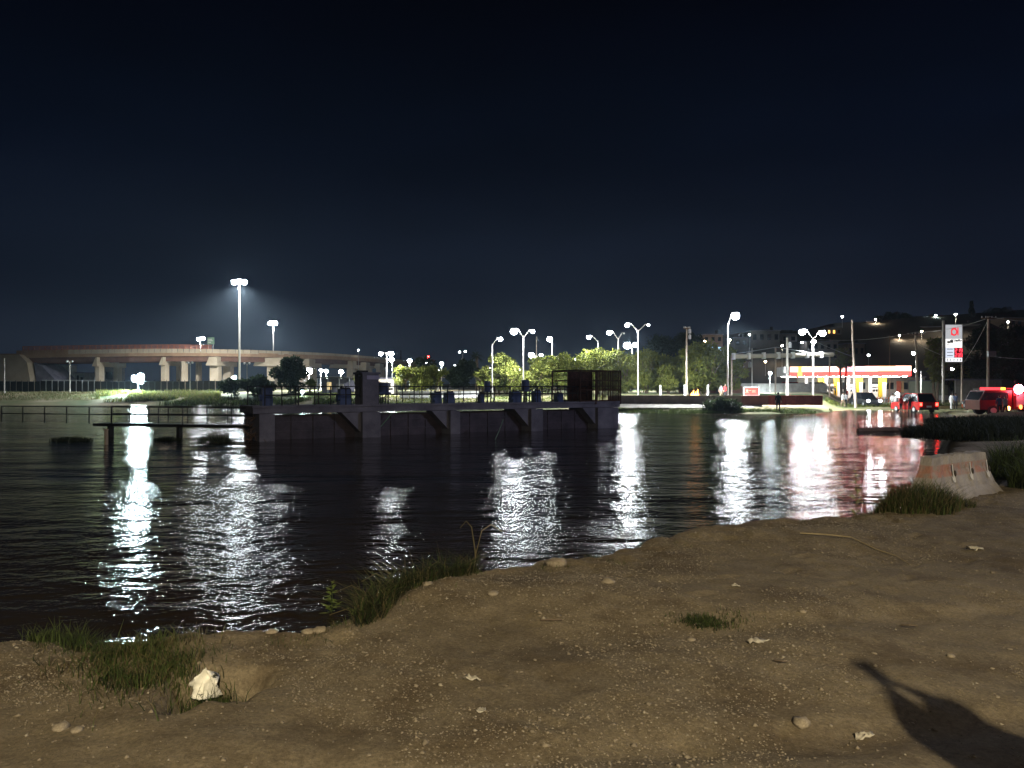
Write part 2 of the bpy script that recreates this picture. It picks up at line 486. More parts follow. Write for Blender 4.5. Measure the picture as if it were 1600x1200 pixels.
# ---------------------------------------------------------------- flood water
def water_material():
    m = bpy.data.materials.new('muddy_flood_water')
    m.use_nodes = True
    n, l = m.node_tree.nodes, m.node_tree.links
    b = n["Principled BSDF"]
    b.inputs["Base Color"].default_value = (.030, .023, .015, 1)
    b.inputs["Roughness"].default_value = .055
    b.inputs["IOR"].default_value = 1.33
    b.inputs["Specular IOR Level"].default_value = .5
    tc = n.new("ShaderNodeTexCoord")
    def noise(sx, sy, sc, d, rough=.55, dist=0.0, rz=0.0):
        mp = n.new("ShaderNodeMapping"); mp.inputs["Scale"].default_value = (sx, sy, 1); mp.inputs["Rotation"].default_value = (0, 0, rz)
        l.new(tc.outputs["Object"], mp.inputs[0])
        x = n.new("ShaderNodeTexNoise"); x.inputs["Scale"].default_value = sc; x.inputs["Detail"].default_value = d; x.inputs["Roughness"].default_value = rough; x.inputs["Distortion"].default_value = dist
        l.new(mp.outputs[0], x.inputs["Vector"]); return x.outputs["Fac"]
    def math_(op, a, b_=None):
        x = n.new("ShaderNodeMath"); x.operation = op
        for i, v in enumerate((a, b_)):
            if v is None: continue
            if isinstance(v, (int, float)): x.inputs[i].default_value = v
            else: l.new(v, x.inputs[i])
        return x.outputs[0]
    swell = noise(.35, 1.0, .55, 3, .5, .3, R(8))
    chop = noise(.6, 1.0, 2.6, 3, .55, .4, R(-12))
    rip = noise(.8, 1.0, 9.0, 3, .6, .2, R(15))
    calm = noise(.10, .35, .35, 3, .6, .8)                      # flow lines: rough and smoother water
    mr = n.new("ShaderNodeMapRange"); mr.inputs[1].default_value = .38; mr.inputs[2].default_value = .62; mr.inputs[3].default_value = .35; mr.inputs[4].default_value = 1.25
    l.new(calm, mr.inputs[0])
    h = math_('ADD', math_('MULTIPLY', swell, WAVE[0]), math_('MULTIPLY', math_('ADD', math_('MULTIPLY', chop, WAVE[1]), math_('MULTIPLY', rip, WAVE[2])), mr.outputs[0]))
    bp = n.new("ShaderNodeBump"); bp.inputs["Strength"].default_value = 1.0; bp.inputs["Distance"].default_value = 1.0
    l.new(h, bp.inputs["Height"]); l.new(bp.outputs[0], b.inputs["Normal"])
    return m
wb = MB(); wb.add([(-900, -60, 0), (1000, -60, 0), (1000, 140, 0), (-900, 140, 0)], [(0, 1, 2, 3)])
tag(wb.build("water", water_material()), kind='structure')

# ---------------------------------------------------------------- haze box
def haze(density, aniso):
    m = bpy.data.materials.new('night_haze')
    m.use_nodes = True
    n, l = m.node_tree.nodes, m.node_tree.links
    n.clear()
    o = n.new("ShaderNodeOutputMaterial"); v = n.new("ShaderNodeVolumePrincipled")
    v.inputs["Color"].default_value = (.62, .82, 1, 1)
    v.inputs["Density"].default_value = density
    v.inputs["Anisotropy"].default_value = aniso
    l.new(v.outputs[0], o.inputs["Volume"])
    b = MB(); b.box((50, 440, 17), (1960, 1000, 41))
    return tag(b.build("haze", m), kind='stuff')
if HAZE: haze(*HAZE)
# ================================================================ sluice structure standing in the flood
M['gate'] = pm('flood_gate_steel', (.030, .024, .034), (.065, .050, .068), 1.5, .55, .2, 6)
A = np.array([WX(404, 34.0), 34.0]); B = np.array([WX(964, 45.8), 45.8])
SL = float(np.linalg.norm(B - A)); SA = math.atan2(B[1] - A[1], B[0] - A[0])
def sx(px):          # photo column -> metres along the structure's front face
    k = (px - CX) / F
    u = (B - A) / SL
    return float((k * A[1] - A[0]) / (u[0] - k * u[1]))
weir = thing('sluice_weir', 'long dark concrete sluice structure with deck and gates standing in the flood', 'sluice', (A[0], A[1], 0), SA)
DT = 1.62
m = MB(); m.box((SL / 2, 1.3, DT - .17), (SL + .5, 2.6, .34)); m.box((SL / 2, -.03, DT - .03), (SL + .6, .14, .10))
m.build('deck', M['conc_dark'], weir)
pier_at = [(404, 428), (565, 593), (702, 717), (828, 846), (932, 964)]
edges = []
for a, b in pier_at:
    x0, x1 = sx(a), sx(b); edges.append((x0, x1))
    m = MB(); m.box(((x0 + x1) / 2, 1.3, (DT - .36 - 1.2) / 2), (x1 - x0, 2.9, DT - .36 + 1.2))
    # tapered haunch on the upstream shoulder
    if a > 500:
        m.add([(x0 - 1.0, .1, DT - .36), (x0 + .002, .1, DT - .36), (x0 + .002, .1, .25), (x0 - 1.0, .84, DT - .36), (x0 + .002, .84, DT - .36), (x0 + .002, .84, .25)], [(0, 2, 1), (3, 4, 5), (0, 1, 4, 3), (1, 2, 5, 4), (2, 0, 3, 5)])
    m.build('pier', M['conc_dark'], weir)
for (a0, a1), (b0, b1) in zip(edges[:-1], edges[1:]):
    m = MB(); w = b0 - a1
    m.box(((a1 + b0) / 2, .85, DT - .34 - .11 - .62), (w - .08, .12, 1.24))
    for k in range(1, 4): m.box((a1 + w * k / 4, .76, DT - .34 - .11 - .62), (.10, .06, 1.2))
    for zq in (.35, .8): m.box(((a1 + b0) / 2, .77, zq), (w - .1, .05, .09))
    m.build('gate', M['gate'], weir)
# tower
tx0, tx1 = sx(567), sx(592); tw = tx1 - tx0
m = MB(); m.box(((tx0 + tx1) / 2, .55, (DT + 3.15) / 2 + .01), (tw, 1.05, 3.15 - DT)); m.box(((tx0 + tx1) / 2, .55, 3.20), (tw + .16, 1.2, .10))
tower = m.build('tower', M['conc_dark'], weir)
m = MB(); m.box((tx0 + .1 + tw * .52, .01, 2.99), (tw * .78, .035, .2)); m.build('sign_plate', pm('lilac_plate', (.30, .28, .42), (.36, .34, .46), 3, .6), weir)
m = MB(); m.box(((tx0 + tx1) / 2 - .3, .4, 3.29), (.5, .3, .10)); m.cyl((tx0 - .06, .2, 2.0), (tx0 - .06, .2, 3.25), .04); m.box((tx0 - .1, .2, 3.1), (.22, .16, .14)); m.build('conduit', M['black_steel'], weir)
# railings
def railing(x0, x1, y, n, parent, h=.92, mat=None, z=DT):
    m = MB()
    for q in (h, h * .55): m.cyl((x0, y, z + q), (x1, y, z + q), .026, n=6)
    m.build('rail', mat or M['black_steel'], parent)
    for k in range(n + 1):
        m = MB(); x = x0 + (x1 - x0) * k / n; m.cyl((x, y, z), (x, y, z + h), .028, n=6); m.build('post', mat or M['black_steel'], parent)
railing(sx(415), tx0 - .05, .12, 6, weir)
railing(tx1 + .05, sx(905), .12, 13, weir)
railing(.1, SL - .4, 2.45, 18, weir)
# gate actuators and hoists on the deck
def actuator(px, h, w, label, kind=0):
    x = sx(px)
    t = thing('gate_actuator', label, 'gate actuator', (A[0] + x * math.cos(SA) - 1.0 * math.sin(SA), A[1] + x * math.sin(SA) + 1.0 * math.cos(SA), DT), SA, 'gate actuators on the sluice deck')
    m = MB()
    for sx_ in (-1, 1):
        for sy_ in (-1, 1): m.cyl((sx_ * w * .33, sy_ * .18, 0), (sx_ * w * .33, sy_ * .18, h * .55), .03, n=6)
    m.box((0, 0, h * .30), (w * .75, .42, .04))
    m.build('stand', M['black_steel'], t)
    m = MB(); m.cyl((0, 0, h * .5), (0, 0, h * .97), w * .5, w * .46, 14); m.box((0, 0, h * .52), (w * 1.05, w * .9, .08)); m.build('motor_housing', M['blue_steel'], t)
    m = MB(); m.cyl((0, 0, h * .97), (0, 0, h * .97 + .05), w * .52, w * .4, 14); m.build('cap', M['blue_steel'] if kind else M['galv'], t)
    m = MB(); m.cyl((w * .45, 0, h * .7), (w * .85, 0, h * .7), .05, n=8)
    m.build('hand_wheel', M['black_steel'], t)
    return t
actuator(611, 1.12, .62, 'tall blue gate actuator with pale cap beside the concrete tower')
def low_hoist(px, h, w, label):
    x = sx(px)
    t = thing('gate_hoist', label, 'gate hoist', (A[0] + x * math.cos(SA) - .9 * math.sin(SA), A[1] + x * math.sin(SA) + .9 * math.cos(SA), DT), SA, 'gate hoists on the sluice deck')
    m = MB(); m.box((0, 0, h * .5), (w, .5, h), taper=.9); m.build('gearbox', M['blue_steel'], t)
    m = MB(); m.cyl((-w * .3, -.1, h), (-w * .3, -.1, h + .12), .05); m.box((w * .15, 0, h + .035), (w * .5, .3, .07)); m.build('spindle_cover', M['black_steel'], t)
    m = MB(); m.cyl((-w * .7, -.1, h * .45), (-w * .5, -.1, h * .45), .16, n=12); m.build('motor', M['blue_steel'], t)
    return t
low_hoist(694, .58, .44, 'low blue hoist box, first of the pair at the middle of the sluice deck')
low_hoist(714, .60, .48, 'low blue hoist box, second of the pair at the middle of the sluice deck')
low_hoist(764, .52, .16, 'slim dark hoist standing just before the blue pedestal actuator')
actuator(776, 1.22, .36, 'slim blue pedestal actuator standing alone above the railing', 1)
low_hoist(818, .62, .55, 'blue hoist box beside the tall capped machine on the deck')
actuator(836, 1.30, .50, 'tallest capped blue machine in the crowded hoist group on the deck', 1)
low_hoist(852, .66, .42, 'blue hoist box on the cage side of the tall capped machine')
low_hoist(887, .5, .4, 'low dark hoist box next to the barred cage')
low_hoist(424, .85, .5, 'dark upright hoist box at the shore end of the sluice deck')
low_hoist(548, .8, .6, 'dark hoist box crowded against the concrete tower')
# barred cage
cx0, cx1 = sx(905), sx(968)
cage = thing('barred_cage', 'tall rusty barred steel cage at the far end of the sluice deck', 'cage', (A[0] + cx0 * math.cos(SA), A[1] + cx0 * math.sin(SA), DT), SA)
cw = cx1 - cx0; ch = WZ(579, 45) - DT
m = MB()
for x in (0, cw * .38, cw):
    for y in (-.1, 2.7): m.cyl((x, y, -.15 if x else 0), (x, y, ch), .045, n=6)
for y in (-.1, 2.7):
    for z in (.05, ch * .38, ch * .68, ch - .02): m.cyl((0, y, z), (cw, y, z), .035, n=6)
for x in (0, cw): 
    for z in (.05, ch * .5, ch): m.cyl((x, -.1, z), (x, 2.7, z), .035, n=6)
m.build('frame', M['rust'], cage)
nb = 22
for k in range(nb):
    m = MB(); x = cw * .38 + (cw * .62) * (k + .5) / nb; m.box((x, -.1, ch / 2 + .02), (.045, .02, ch - .05)); m.build('bar', M['rust'], cage)
for k in range(14):
    m = MB(); m.box((cw + .0, -.02 + 2.66 * (k + .5) / 14, ch / 2 + .02), (.02, .05, ch - .05)); m.build('bar', M['rust'], cage)
m = MB(); m.box((cw * .69, 2.66, ch / 2), (cw * .6, .03, ch - .1)); m.build('back_sheet', M['rust'], cage)
# sticks leaning against gates
def stick(label, p0, p1, r, mat, cat='stick', name='stick', bend=.0):
    m = MB(); p0, p1 = Vector(p0), Vector(p1); mid = (p0 + p1) / 2 + Vector((bend, 0, bend)); m.tube([p0, p0.lerp(mid, .6), mid, mid.lerp(p1, .5), p1], r, r * .7)
    return tag(m.build(name, mat), label, cat)
gstick = pm('faded_green_plastic', (.12, .22, .15), (.16, .27, .18), 4, .6)
stick('green rope hanging slack beside the tower down to the water', (WX(612, 37.9), 37.9, WZ(646, 37.9)), (WX(592, 37.6), 37.6, WZ(670, 37.6)), .03, gstick, 'rope', 'rope', .05)
stick('pale green pole leaning out of the water before the middle gate', (WX(786, 39.5), 39.5, WZ(656, 39.5)), (WX(772, 35), 35, -.1), .03, gstick, 'pole', 'leaning_pole', .04)
# debris at the shore end
m = MB()
for k in range(70):
    p = Vector((WX(random.uniform(385, 415), 34.5), 34.5 + random.uniform(-.6, .8), random.uniform(0, 1.15) * random.uniform(.3, 1)))
    q = p + Vector((random.uniform(-.5, .5), random.uniform(-.3, .3), random.uniform(-.2, .35)))
    m.tube([p, p.lerp(q, .5) + Vector((0, 0, .05)), q], .022, .008, 4)
tag(m.build('driftwood', M['wood']), 'tangle of driftwood and twigs caught on the shore end of the sluice', 'driftwood', kind='stuff')

# ---------------------------------------------------------------- catwalk with pipe railing
cwk = thing('catwalk', 'narrow dark catwalk with pipe railing crossing the flood to the sluice', 'catwalk', (WX(145, 37), 37, 0), math.atan2(34.9 - 37, WX(402, 34.9) - WX(145, 37)))
cl = math.hypot(34.9 - 37, WX(402, 34.9) - WX(145, 37))
m = MB(); m.box((cl / 2, .5, .62), (cl, 1.0, .14)); m.build('walkway_slab', M['black_steel'], cwk)
railing(-5.6, cl, .0, 11, cwk, .84, M['black_steel'], .68)
railing(.2, cl, 1.0, 8, cwk, .84, M['black_steel'], .68)
for x in (.6, cl * .5, cl - .6):
    m = MB(); m.box((x, .5, -.2), (.14, .3, 1.5)); m.build('support', M['black_steel'], cwk)
m = MB(); m.cyl((0, 0, -1), (0, 0, .62), .085, n=10); m.cyl((0, 0, .62), (0, 0, .68), .10, n=10)
tag(m.build('marker_post', M['pole_conc'], loc=(WX(166, 32.2), 32.2, 0)), 'short pale post standing alone in the water below the catwalk', 'post')

# ---------------------------------------------------------------- drifting trunk with upright sticks
log = thing('floating_log', 'dark trunk lying half sunk in the red reflections', 'log', (WX(1398, 42), 42, .04))
m = MB(); pts = [(-2.1, 0, -.02), (-1.2, .05, .05), (0, 0, .08), (1, -.05, .04), (2.6, .1, .0)]
m.tube(pts, .15, .09, 8); m.build('trunk', M['wood'], log)
for x, h, lean in ((-1.75, .95, .12), (-1.55, 1.1, .02), (.42, 1.55, .0), (-3.0 + 1, .6, -.1), (1.1, .42, -.06), (1.22, .35, .1)):
    m = MB(); m.tube([(x, 0, -.6), (x + lean * .5, 0, h * .5), (x + lean, 0, h)], .035, .02, 5); m.build('branch', M['wood'], log)

# ================================================================ grass and weeds
def blades(name, pts, h, w, mats, lean=.5, parent=None, kind=None, label=None, cat=None, seg=2):
    """pts: (n,3) roots; every blade is a bent tapering strip"""
    pts = np.asarray(pts, float); n = len(pts)
    a = rng.uniform(0, 2 * math.pi, n); hh = h * rng.uniform(.45, 1.15, n); ww = w * rng.uniform(.6, 1.3, n)
    ln = lean * rng.uniform(.1, 1.2, n) * hh
    dx, dy = np.cos(a), np.sin(a)
    b = a + rng.uniform(.6, 2.4, n)
    px, py = np.cos(b), np.sin(b)
    vs = []
    for t, q in ((0, 1.0), (.5, .75), (1.0, .12)):
        cx = pts[:, 0] + dx * ln * t * t; cy = pts[:, 1] + dy * ln * t * t; cz = pts[:, 2] + hh * t * (1 - .15 * t * lean)
        for s in (-.5, .5): vs.append(np.stack([cx + px * ww * q * s, cy + py * ww * q * s, cz], -1))
    V = np.stack(vs, 1).reshape(-1, 3)
    base = (np.arange(n) * 6)[:, None]
    Fc = np.concatenate([base + np.array([[0, 1, 3, 2]]), base + np.array([[2, 3, 5, 4]])])
    return tag(np_mesh(name, V, Fc, mats, parent), label, cat, None, kind)
def scatter_near(px0, px1, d0, d1, n, cond=None, shape=True):
    p = []
    while len(p) < n:
        d = random.uniform(d0, d1); px = random.uniform(px0, px1)
        if shape:
            px = random.gauss((px0 + px1) / 2, (px1 - px0) * .27); d = random.gauss((d0 + d1) / 2, (d1 - d0) * .27)
            if float(vnoise(np.array([px * d / 900]), np.array([d]), .16, 61)[0]) < random.uniform(-.45, .1): continue
        x = WX(px, d); z = nz(x, d)
        if z < -.15: continue
        p.append((x, d, z))
    return p
# ragged grass by the hole
tag(blades('grass_clump', scatter_near(120, 310, 3.80, 4.75, 2800), .10, .005, [M['blade'], M['blade_dark'], M['blade'], M['blade_dry']], 1.2), 'green grass clump on the dirt edge beside the white bag', 'grass', 'grass clumps on the dirt bank', 'stuff')
tag(blades('grass_clump', scatter_near(95, 175, 4.7, 5.25, 1000), .17, .005, [M['blade'], M['blade_dark']], .7), 'bushy grass clump hanging over the water at the lowest part of the bank', 'grass', 'grass clumps on the dirt bank', 'stuff')
tag(blades('grass_clump', scatter_near(40, 90, 4.75, 5.1, 300), .12, .006, [M['blade_dark'], M['blade']], .8), 'sparse dark grass clump at the far corner of the dirt edge', 'grass', 'grass clumps on the dirt bank', 'stuff')
tag(blades('grass_clump', scatter_near(296, 372, 3.80, 4.10, 2400), .11, .005, [M['blade'], M['blade_dark']], .9), 'short grass growing down in the washed out hole', 'grass', 'grass clumps on the dirt bank', 'stuff')
tag(blades('grass_clump', scatter_near(1058, 1152, 4.98, 5.18, 800), .045, .005, [M['blade_dark'], M['blade']], 1.0), 'flat lone patch of grass in the middle of the open dirt', 'grass', 'grass clumps on the dirt bank', 'stuff')
def weed_patch():
    p = []
    while len(p) < 2600:
        px = random.uniform(556, 745); x0 = WX(px, 6.3); e = float(edge_d(x0)); d = e + abs(random.gauss(.25, .30)); x = WX(px, d); z = nz(x, d)
        if z < -.05 or d - e > 1.5: continue
        p.append((x, d, z))
    return p
tag(blades('grass_clump', weed_patch(), .25, .0055, [M['blade'], M['blade_dark'], M['blade_dark'], M['bush_black'], M['blade_dry']], 1.5), 'dark weed patch on the slope between the gravel and the water', 'grass', 'grass clumps on the dirt bank', 'stuff')
for k, (px, d, h, bend) in enumerate([(690, 6.9, .42, .10), (668, 7.1, .40, -.08), (655, 7.0, .36, .06), (646, 7.0, .44, -.12), (700, 6.9, .50, .03), (738, 6.6, .32, .14), (745, 6.6, .30, -.08), (625, 7.2, .46, -.20), (590, 7.2, .34, -.22), (680, 6.8, .36, .12), (712, 6.7, .30, -.14), (600, 6.6, .30, -.26)]):
    x = WX(px, d); z = nz(x, d); h += .22
    m = MB(); m.tube([(0, 0, 0), (bend * .2, .01, h * .5), (bend * .6, .02, h * .9), (bend * 1.2, .03, h), (bend * 1.9, .03, h * .88)], .006, .003, 5)
    m.build('dry_stalk', M['blade_dry'], loc=(x, d, max(z, 0)))
    o = bpy.data.objects['dry_stalk' + ('' if k == 0 else '.%03d' % k)]
    tag(o, 'dry bent weed stalk in the patch above the dark water', 'stalk', 'dry stalks in the weed patch')
rim = []
while len(rim) < 900:
    px = random.uniform(-50, 1500); d0 = random.uniform(4.4, 10.5); x = WX(px, d0); d = float(edge_d(x)) - abs(random.gauss(0, .22)) + .06
    if float(vnoise(np.array([x]), np.array([d]), .35, 71)[0]) < .12: continue
    rim.append((x, d, nz(x, d)))
tag(blades('rim_grass', rim, .055, .004, [M['blade_dry'], M['blade'], M['blade_dark']], 1.3), 'sparse dry grass blades along the rim of the dirt bank', 'grass', None, 'stuff')
def leafy(px, d, h, label, n=60):
    x = WX(px, d)
    t = thing('leafy_plant', label, 'plant', (x, d, max(nz(x, d), -.02)), 0, 'leafy plants at the water edge')
    m = MB(); m.tube([(0, 0, -.05), (.01, 0, h * .5), (.0, .01, h)], .006, .002, 5); m.build('stem', M['blade'], t)
    V = []; Fq = []
    for k in range(n):
        z = h * random.uniform(.05, 1); a = random.uniform(0, 6.28); L = .11 * (1.15 - z / h) + .02; w = .016
        dx, dy = math.cos(a), math.sin(a); up = random.uniform(-.2, .7) * L
        b = len(V); V += [(0, 0, z), (dx * L * .5 - dy * w, dy * L * .5 + dx * w, z + up * .7), (dx * L, dy * L, z + up), (dx * L * .5 + dy * w, dy * L * .5 - dx * w, z + up * .7)]
        Fq.append((b, b + 1, b + 2, b + 3))
    np_mesh('leaves', V, Fq, pm('yellow_green_leaf', (.14, .20, .03), (.20, .25, .05), 6, .6), t)
leafy(518, 8.2, .36, 'small yellow green leafy plant standing alone out of the water')
leafy(607, 7.0, .62, 'taller yellow green leafy plant rising from the weed patch', 110)
leafy(558, 7.9, .16, 'tiny leafy sprig floating between the two leafy plants', 30)
leafy(1337, 9.6, .75, 'thin upright weed at the water edge near the grassy bush', 40)
tag(blades('grass_clump', scatter_near(300, 362, 3.80, 4.02, 1500, None, False), .085, .005, [M['blade_dark'], M['bush_black'], M['blade']], 1.1), 'dark ragged grass filling the hole in front of the white bag', 'grass', 'grass clumps on the dirt bank', 'stuff')
# bushes of stiff grass by the barrier
def bush(px, d, w, dep, h, n, mats, label, z=None, bw=.012, group='weedy bushes near the barrier'):
    x0 = WX(px, d); p = []
    for k in range(n):
        a = random.uniform(0, 6.28); r = math.sqrt(random.random())
        x = x0 + math.cos(a) * r * w / 2; y = d + math.sin(a) * r * dep / 2
        p.append((x, y, (nz(x, y) if z is None else z) - .02 + h * .45 * (1 - r * r) * random.random()))
    o = blades('weed_bush', p, h * .62, bw, mats, .9)
    return tag(o, label, 'bush', group)
bush(1428, 9.75, 1.15, .75, .50, 3000, [M['blade'], M['blade_dark'], M['blade_dry']], 'rounded grassy bush growing in front of the concrete barrier', bw=.008)
bush(1492, 9.95, .55, .35, .20, 700, [M['blade'], M['blade_dry'], M['blade_dark']], 'low grassy tuft against the foot of the concrete barrier', bw=.007)
bush(1592, 13.2, 1.6, 1.2, .85, 2200, [M['blade_dark'], M['blade']], 'dark bush standing behind the end of the concrete barrier')
bush(1625, 11.8, .9, .8, .7, 1200, [M['blade_dark'], M['blade']], 'dark bush cut by the picture edge beside the barrier')
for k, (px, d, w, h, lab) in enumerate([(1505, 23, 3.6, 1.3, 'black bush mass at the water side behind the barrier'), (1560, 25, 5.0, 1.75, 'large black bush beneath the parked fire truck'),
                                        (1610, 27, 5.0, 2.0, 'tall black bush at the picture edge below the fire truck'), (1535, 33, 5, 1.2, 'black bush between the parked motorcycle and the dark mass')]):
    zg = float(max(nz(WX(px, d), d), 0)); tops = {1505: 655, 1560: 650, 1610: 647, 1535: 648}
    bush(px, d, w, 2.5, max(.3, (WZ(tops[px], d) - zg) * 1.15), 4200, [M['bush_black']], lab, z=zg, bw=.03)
for px, d, w, h, lab in [(338, 33.5, 1.7, .55, 'dark weed clump sticking out of the water near the sluice'), (112, 34.5, 2.0, .35, 'low dark weed clump out in the black water'), (262, 35, 1.3, .30, 'thin weed clump in the water under the catwalk')]:
    bush(px, d, w, 1.0, h, 700, [M['blade_dark']], lab, z=-.03, bw=.02, group='weed clumps standing in the flood')

# ================================================================ trees
def clumps(cx, cz, w, h, dep, n, rc, seed):
    r = random.Random(seed); out = []
    for k in range(n):
        a = r.uniform(0, 6.283); q = math.sqrt(r.random()); e = r.uniform(-1, 1)
        s = math.sqrt(max(0, 1 - e * e * .8))
        out.append((cx + math.cos(a) * q * w / 2 * s, math.sin(a) * q * dep / 2 * s, cz + e * h / 2, rc * r.uniform(.6, 1.25)))
    return out
def foliage(name, cl, n, size, mats, parent, droop=0.0, slim=.35, seed=0, shell=.5):
    r = np.random.default_rng(seed)
    c = np.array(cl); idx = r.integers(0, len(c), n)
    v = r.normal(size=(n, 3)); v /= np.linalg.norm(v, axis=1, keepdims=True)
    rad = r.uniform(shell, 1.05, n) ** .7
    p = c[idx, :3] + v * (c[idx, 3] * rad)[:, None] * np.array([1, 1, .85])
    d = v * .7 + r.normal(size=(n, 3)) * .6
    if droop: d[:, 2] = d[:, 2] * (1 - droop) - droop * r.uniform(.2, 1.6, n) * np.sign(r.uniform(-.3, 1, n))
    d /= np.linalg.norm(d, axis=1, keepdims=True)
    s = np.cross(d, r.normal(size=(n, 3))); s /= np.linalg.norm(s, axis=1, keepdims=True)
    L = size * r.uniform(.6, 1.4, n); W = L * slim
    a = p; b = p + d * (L * .5)[:, None] + s * (W * .5)[:, None]; e = p + d * L[:, None]; f = p + d * (L * .5)[:, None] - s * (W * .5)[:, None]
    V = np.stack([a, b, e, f], 1).reshape(-1, 3)
    return np_mesh(name, V, np.arange(4 * n).reshape(-1, 4), mats, parent)
TN = [0]
def tree(px, d, w_px, top, base, style, label, cut=None, name=None, group='trees in the park across the water'):
    TN[0] += 1; sd = TN[0]
    x = WX(px, d); z0 = gz(x, d); H = WZ(top, d) - z0; w = w_px / F * d
    zb = WZ(base, d) - z0
    st = {'willow': (['leaf_bright', 'leaf_mid'], .50, .8, .26, 2600, 'willow_tree'), 'mid': (['leaf_mid', 'leaf_bright', 'leaf_mid'], .42, .35, .4, 2300, 'park_tree'),
          'dim': (['leaf_mid', 'leaf_dark'], .42, .35, .4, 2300, 'park_tree'), 'dark': (['leaf_dark'], .42, .1, .55, 2600, 'evergreen_tree'), 'olive': (['leaf_olive', 'leaf_mid'], .5, .5, .3, 2000, 'olive_tree')}[style]
    t = thing(name or st[5], label, 'tree', (x, d, z0), 0, group)
    th = max(zb, .15 * H); r = random.Random(sd)
    m = MB(); nst = 1 if style == 'dark' else 3
    for k in range(nst):
        a = r.uniform(0, 6.28); q = w * .10 * (nst > 1)
        b0 = Vector((math.cos(a) * q * .4, math.sin(a) * q * .4, -.2)); b1 = Vector((math.cos(a) * w * .16 * (nst > 1), math.sin(a) * w * .16, th + H * .12))
        rr = max(.07, H * .018)
        m.tube([b0, b0.lerp(b1, .5) + Vector((r.uniform(-.1, .1), 0, 0)), b1], rr * 1.4, rr, 6)
        for j in range(4):
            e = r.uniform(0, 6.28); b2 = b1 + Vector((math.cos(e) * w * .3, math.sin(e) * w * .3, (H - th) * r.uniform(.25, .65)))
            m.tube([b1, b1.lerp(b2, .5) + Vector((0, 0, .15)), b2], rr * .7, rr * .25, 5)
    m.build('trunk', M['bark'], t)
    area = w * (H - zb)
    cl = clumps(0, (zb + H) / 2 + .02 * H, w * .86, (H - zb) * .93, w * .8, int(max(14, 12 + area * .6)), min(w, H - zb) * .18, sd)
    foliage('crown', cl, int(st[4] * 1.5 * min(3.5, max(.45, area / 16))), st[1] * (.8 if area < 12 else 1), [M[k] for k in st[0]], t, st[2], st[3], sd)
    return t
tree(453, 112, 52, 563, 612, 'dark', 'tall round dark tree before the bridge, above the sluice shore end')
tree(361, 110, 36, 592, 618, 'dark', 'small dark round tree under the tall floodlight mast')
tree(404, 109, 58, 590, 616, 'dark', 'wide low dark tree joined to the tall round one')
tree(485, 108, 15, 595, 604, 'mid', 'tiny clipped round tree lit bright green behind the sluice railing')
tree(565, 106, 26, 588, 612, 'olive', 'narrow spiky tree touching the concrete tower')
tree(633, 103, 52, 574, 602, 'willow', 'bright willow next to the slim lamp pole by the tower')
tree(676, 105, 56, 575, 602, 'willow', 'bright willow with ragged top between its lit neighbour and the round dark tree')
tree(664, 128, 36, 561, 590, 'dark', 'dark tree peeking over the bright willows below the red light')
tree(724, 112, 62, 566, 603, 'dark', 'big dark round tree beneath the palm')
tree(756, 104, 26, 574, 606, 'willow', 'yellow green shrub like tree between palm and slim lamp')
tree(778, 103, 40, 557, 606, 'mid', 'green tree around the pole with one raised arm')
tree(806, 101, 44, 566, 609, 'willow', 'lit green tree under the brightest twin lamp')
tree(838, 104, 46, 570, 608, 'mid', 'green tree around the plain utility pole')
tree(872, 103, 52, 566, 606, 'mid', 'shaded feathery tree behind the crowded hoist group')
tree(905, 104, 52, 566, 608, 'mid', 'shaded feathery tree behind the edge of the barred cage')
tree(938, 107, 54, 552, 608, 'mid', 'tall feathery tree around the lamp pole behind the cage')
tree(974, 106, 54, 551, 608, 'willow', 'bright feathery tree behind the cage corner under the twin lamps')
tree(1010, 103, 54, 549, 606, 'willow', 'bright green tree under the highest twin armed lamp')
tree(1046, 100, 42, 572, 608, 'willow', 'low sparse bright tree before the tall utility pole')
tree(1098, 97, 76, 541, 606, 'mid', 'large broad tree right of the utility pole with a leaning trunk')
tree(1140, 99, 50, 552, 606, 'mid', 'dim tree tucked behind the tall single lamp')
tree(1462, 108, 30, 530, 596, 'olive', 'drooping olive tree hanging beside the price sign pole', group='trees by the petrol station')
tree(1493, 112, 36, 572, 612, 'dim', 'dark tree showing beneath the price sign', group='trees by the petrol station')
tree(1543, 140, 66, 520, 590, 'dark', 'large dark tree on the slope behind the twin cross arm pole', group='trees by the petrol station')
tree(1590, 132, 70, 515, 590, 'dark', 'large dark tree on the slope behind the fire truck', group='trees by the petrol station')
tree(1036, 170, 64, 530, 590, 'dark', 'dark wooded tree on the hill foot behind the bright trees', group='trees on the hill')
tree(1075, 185, 48, 524, 570, 'dark', 'dark tree on the hill next to the blue lit house', group='trees on the hill')
tree(1395, 246, 60, 489, 520, 'dark', 'wide dark tree topping the hill above the petrol station', group='trees on the hill')
tree(1560, 240, 60, 484, 520, 'dark', 'dark rounded tree topping the hill at the high end', group='trees on the hill')
tree(1317, 118, 34, 549, 574, 'olive', 'pale leafless scrub tree at the end of the white pipe', group='trees by the petrol station')
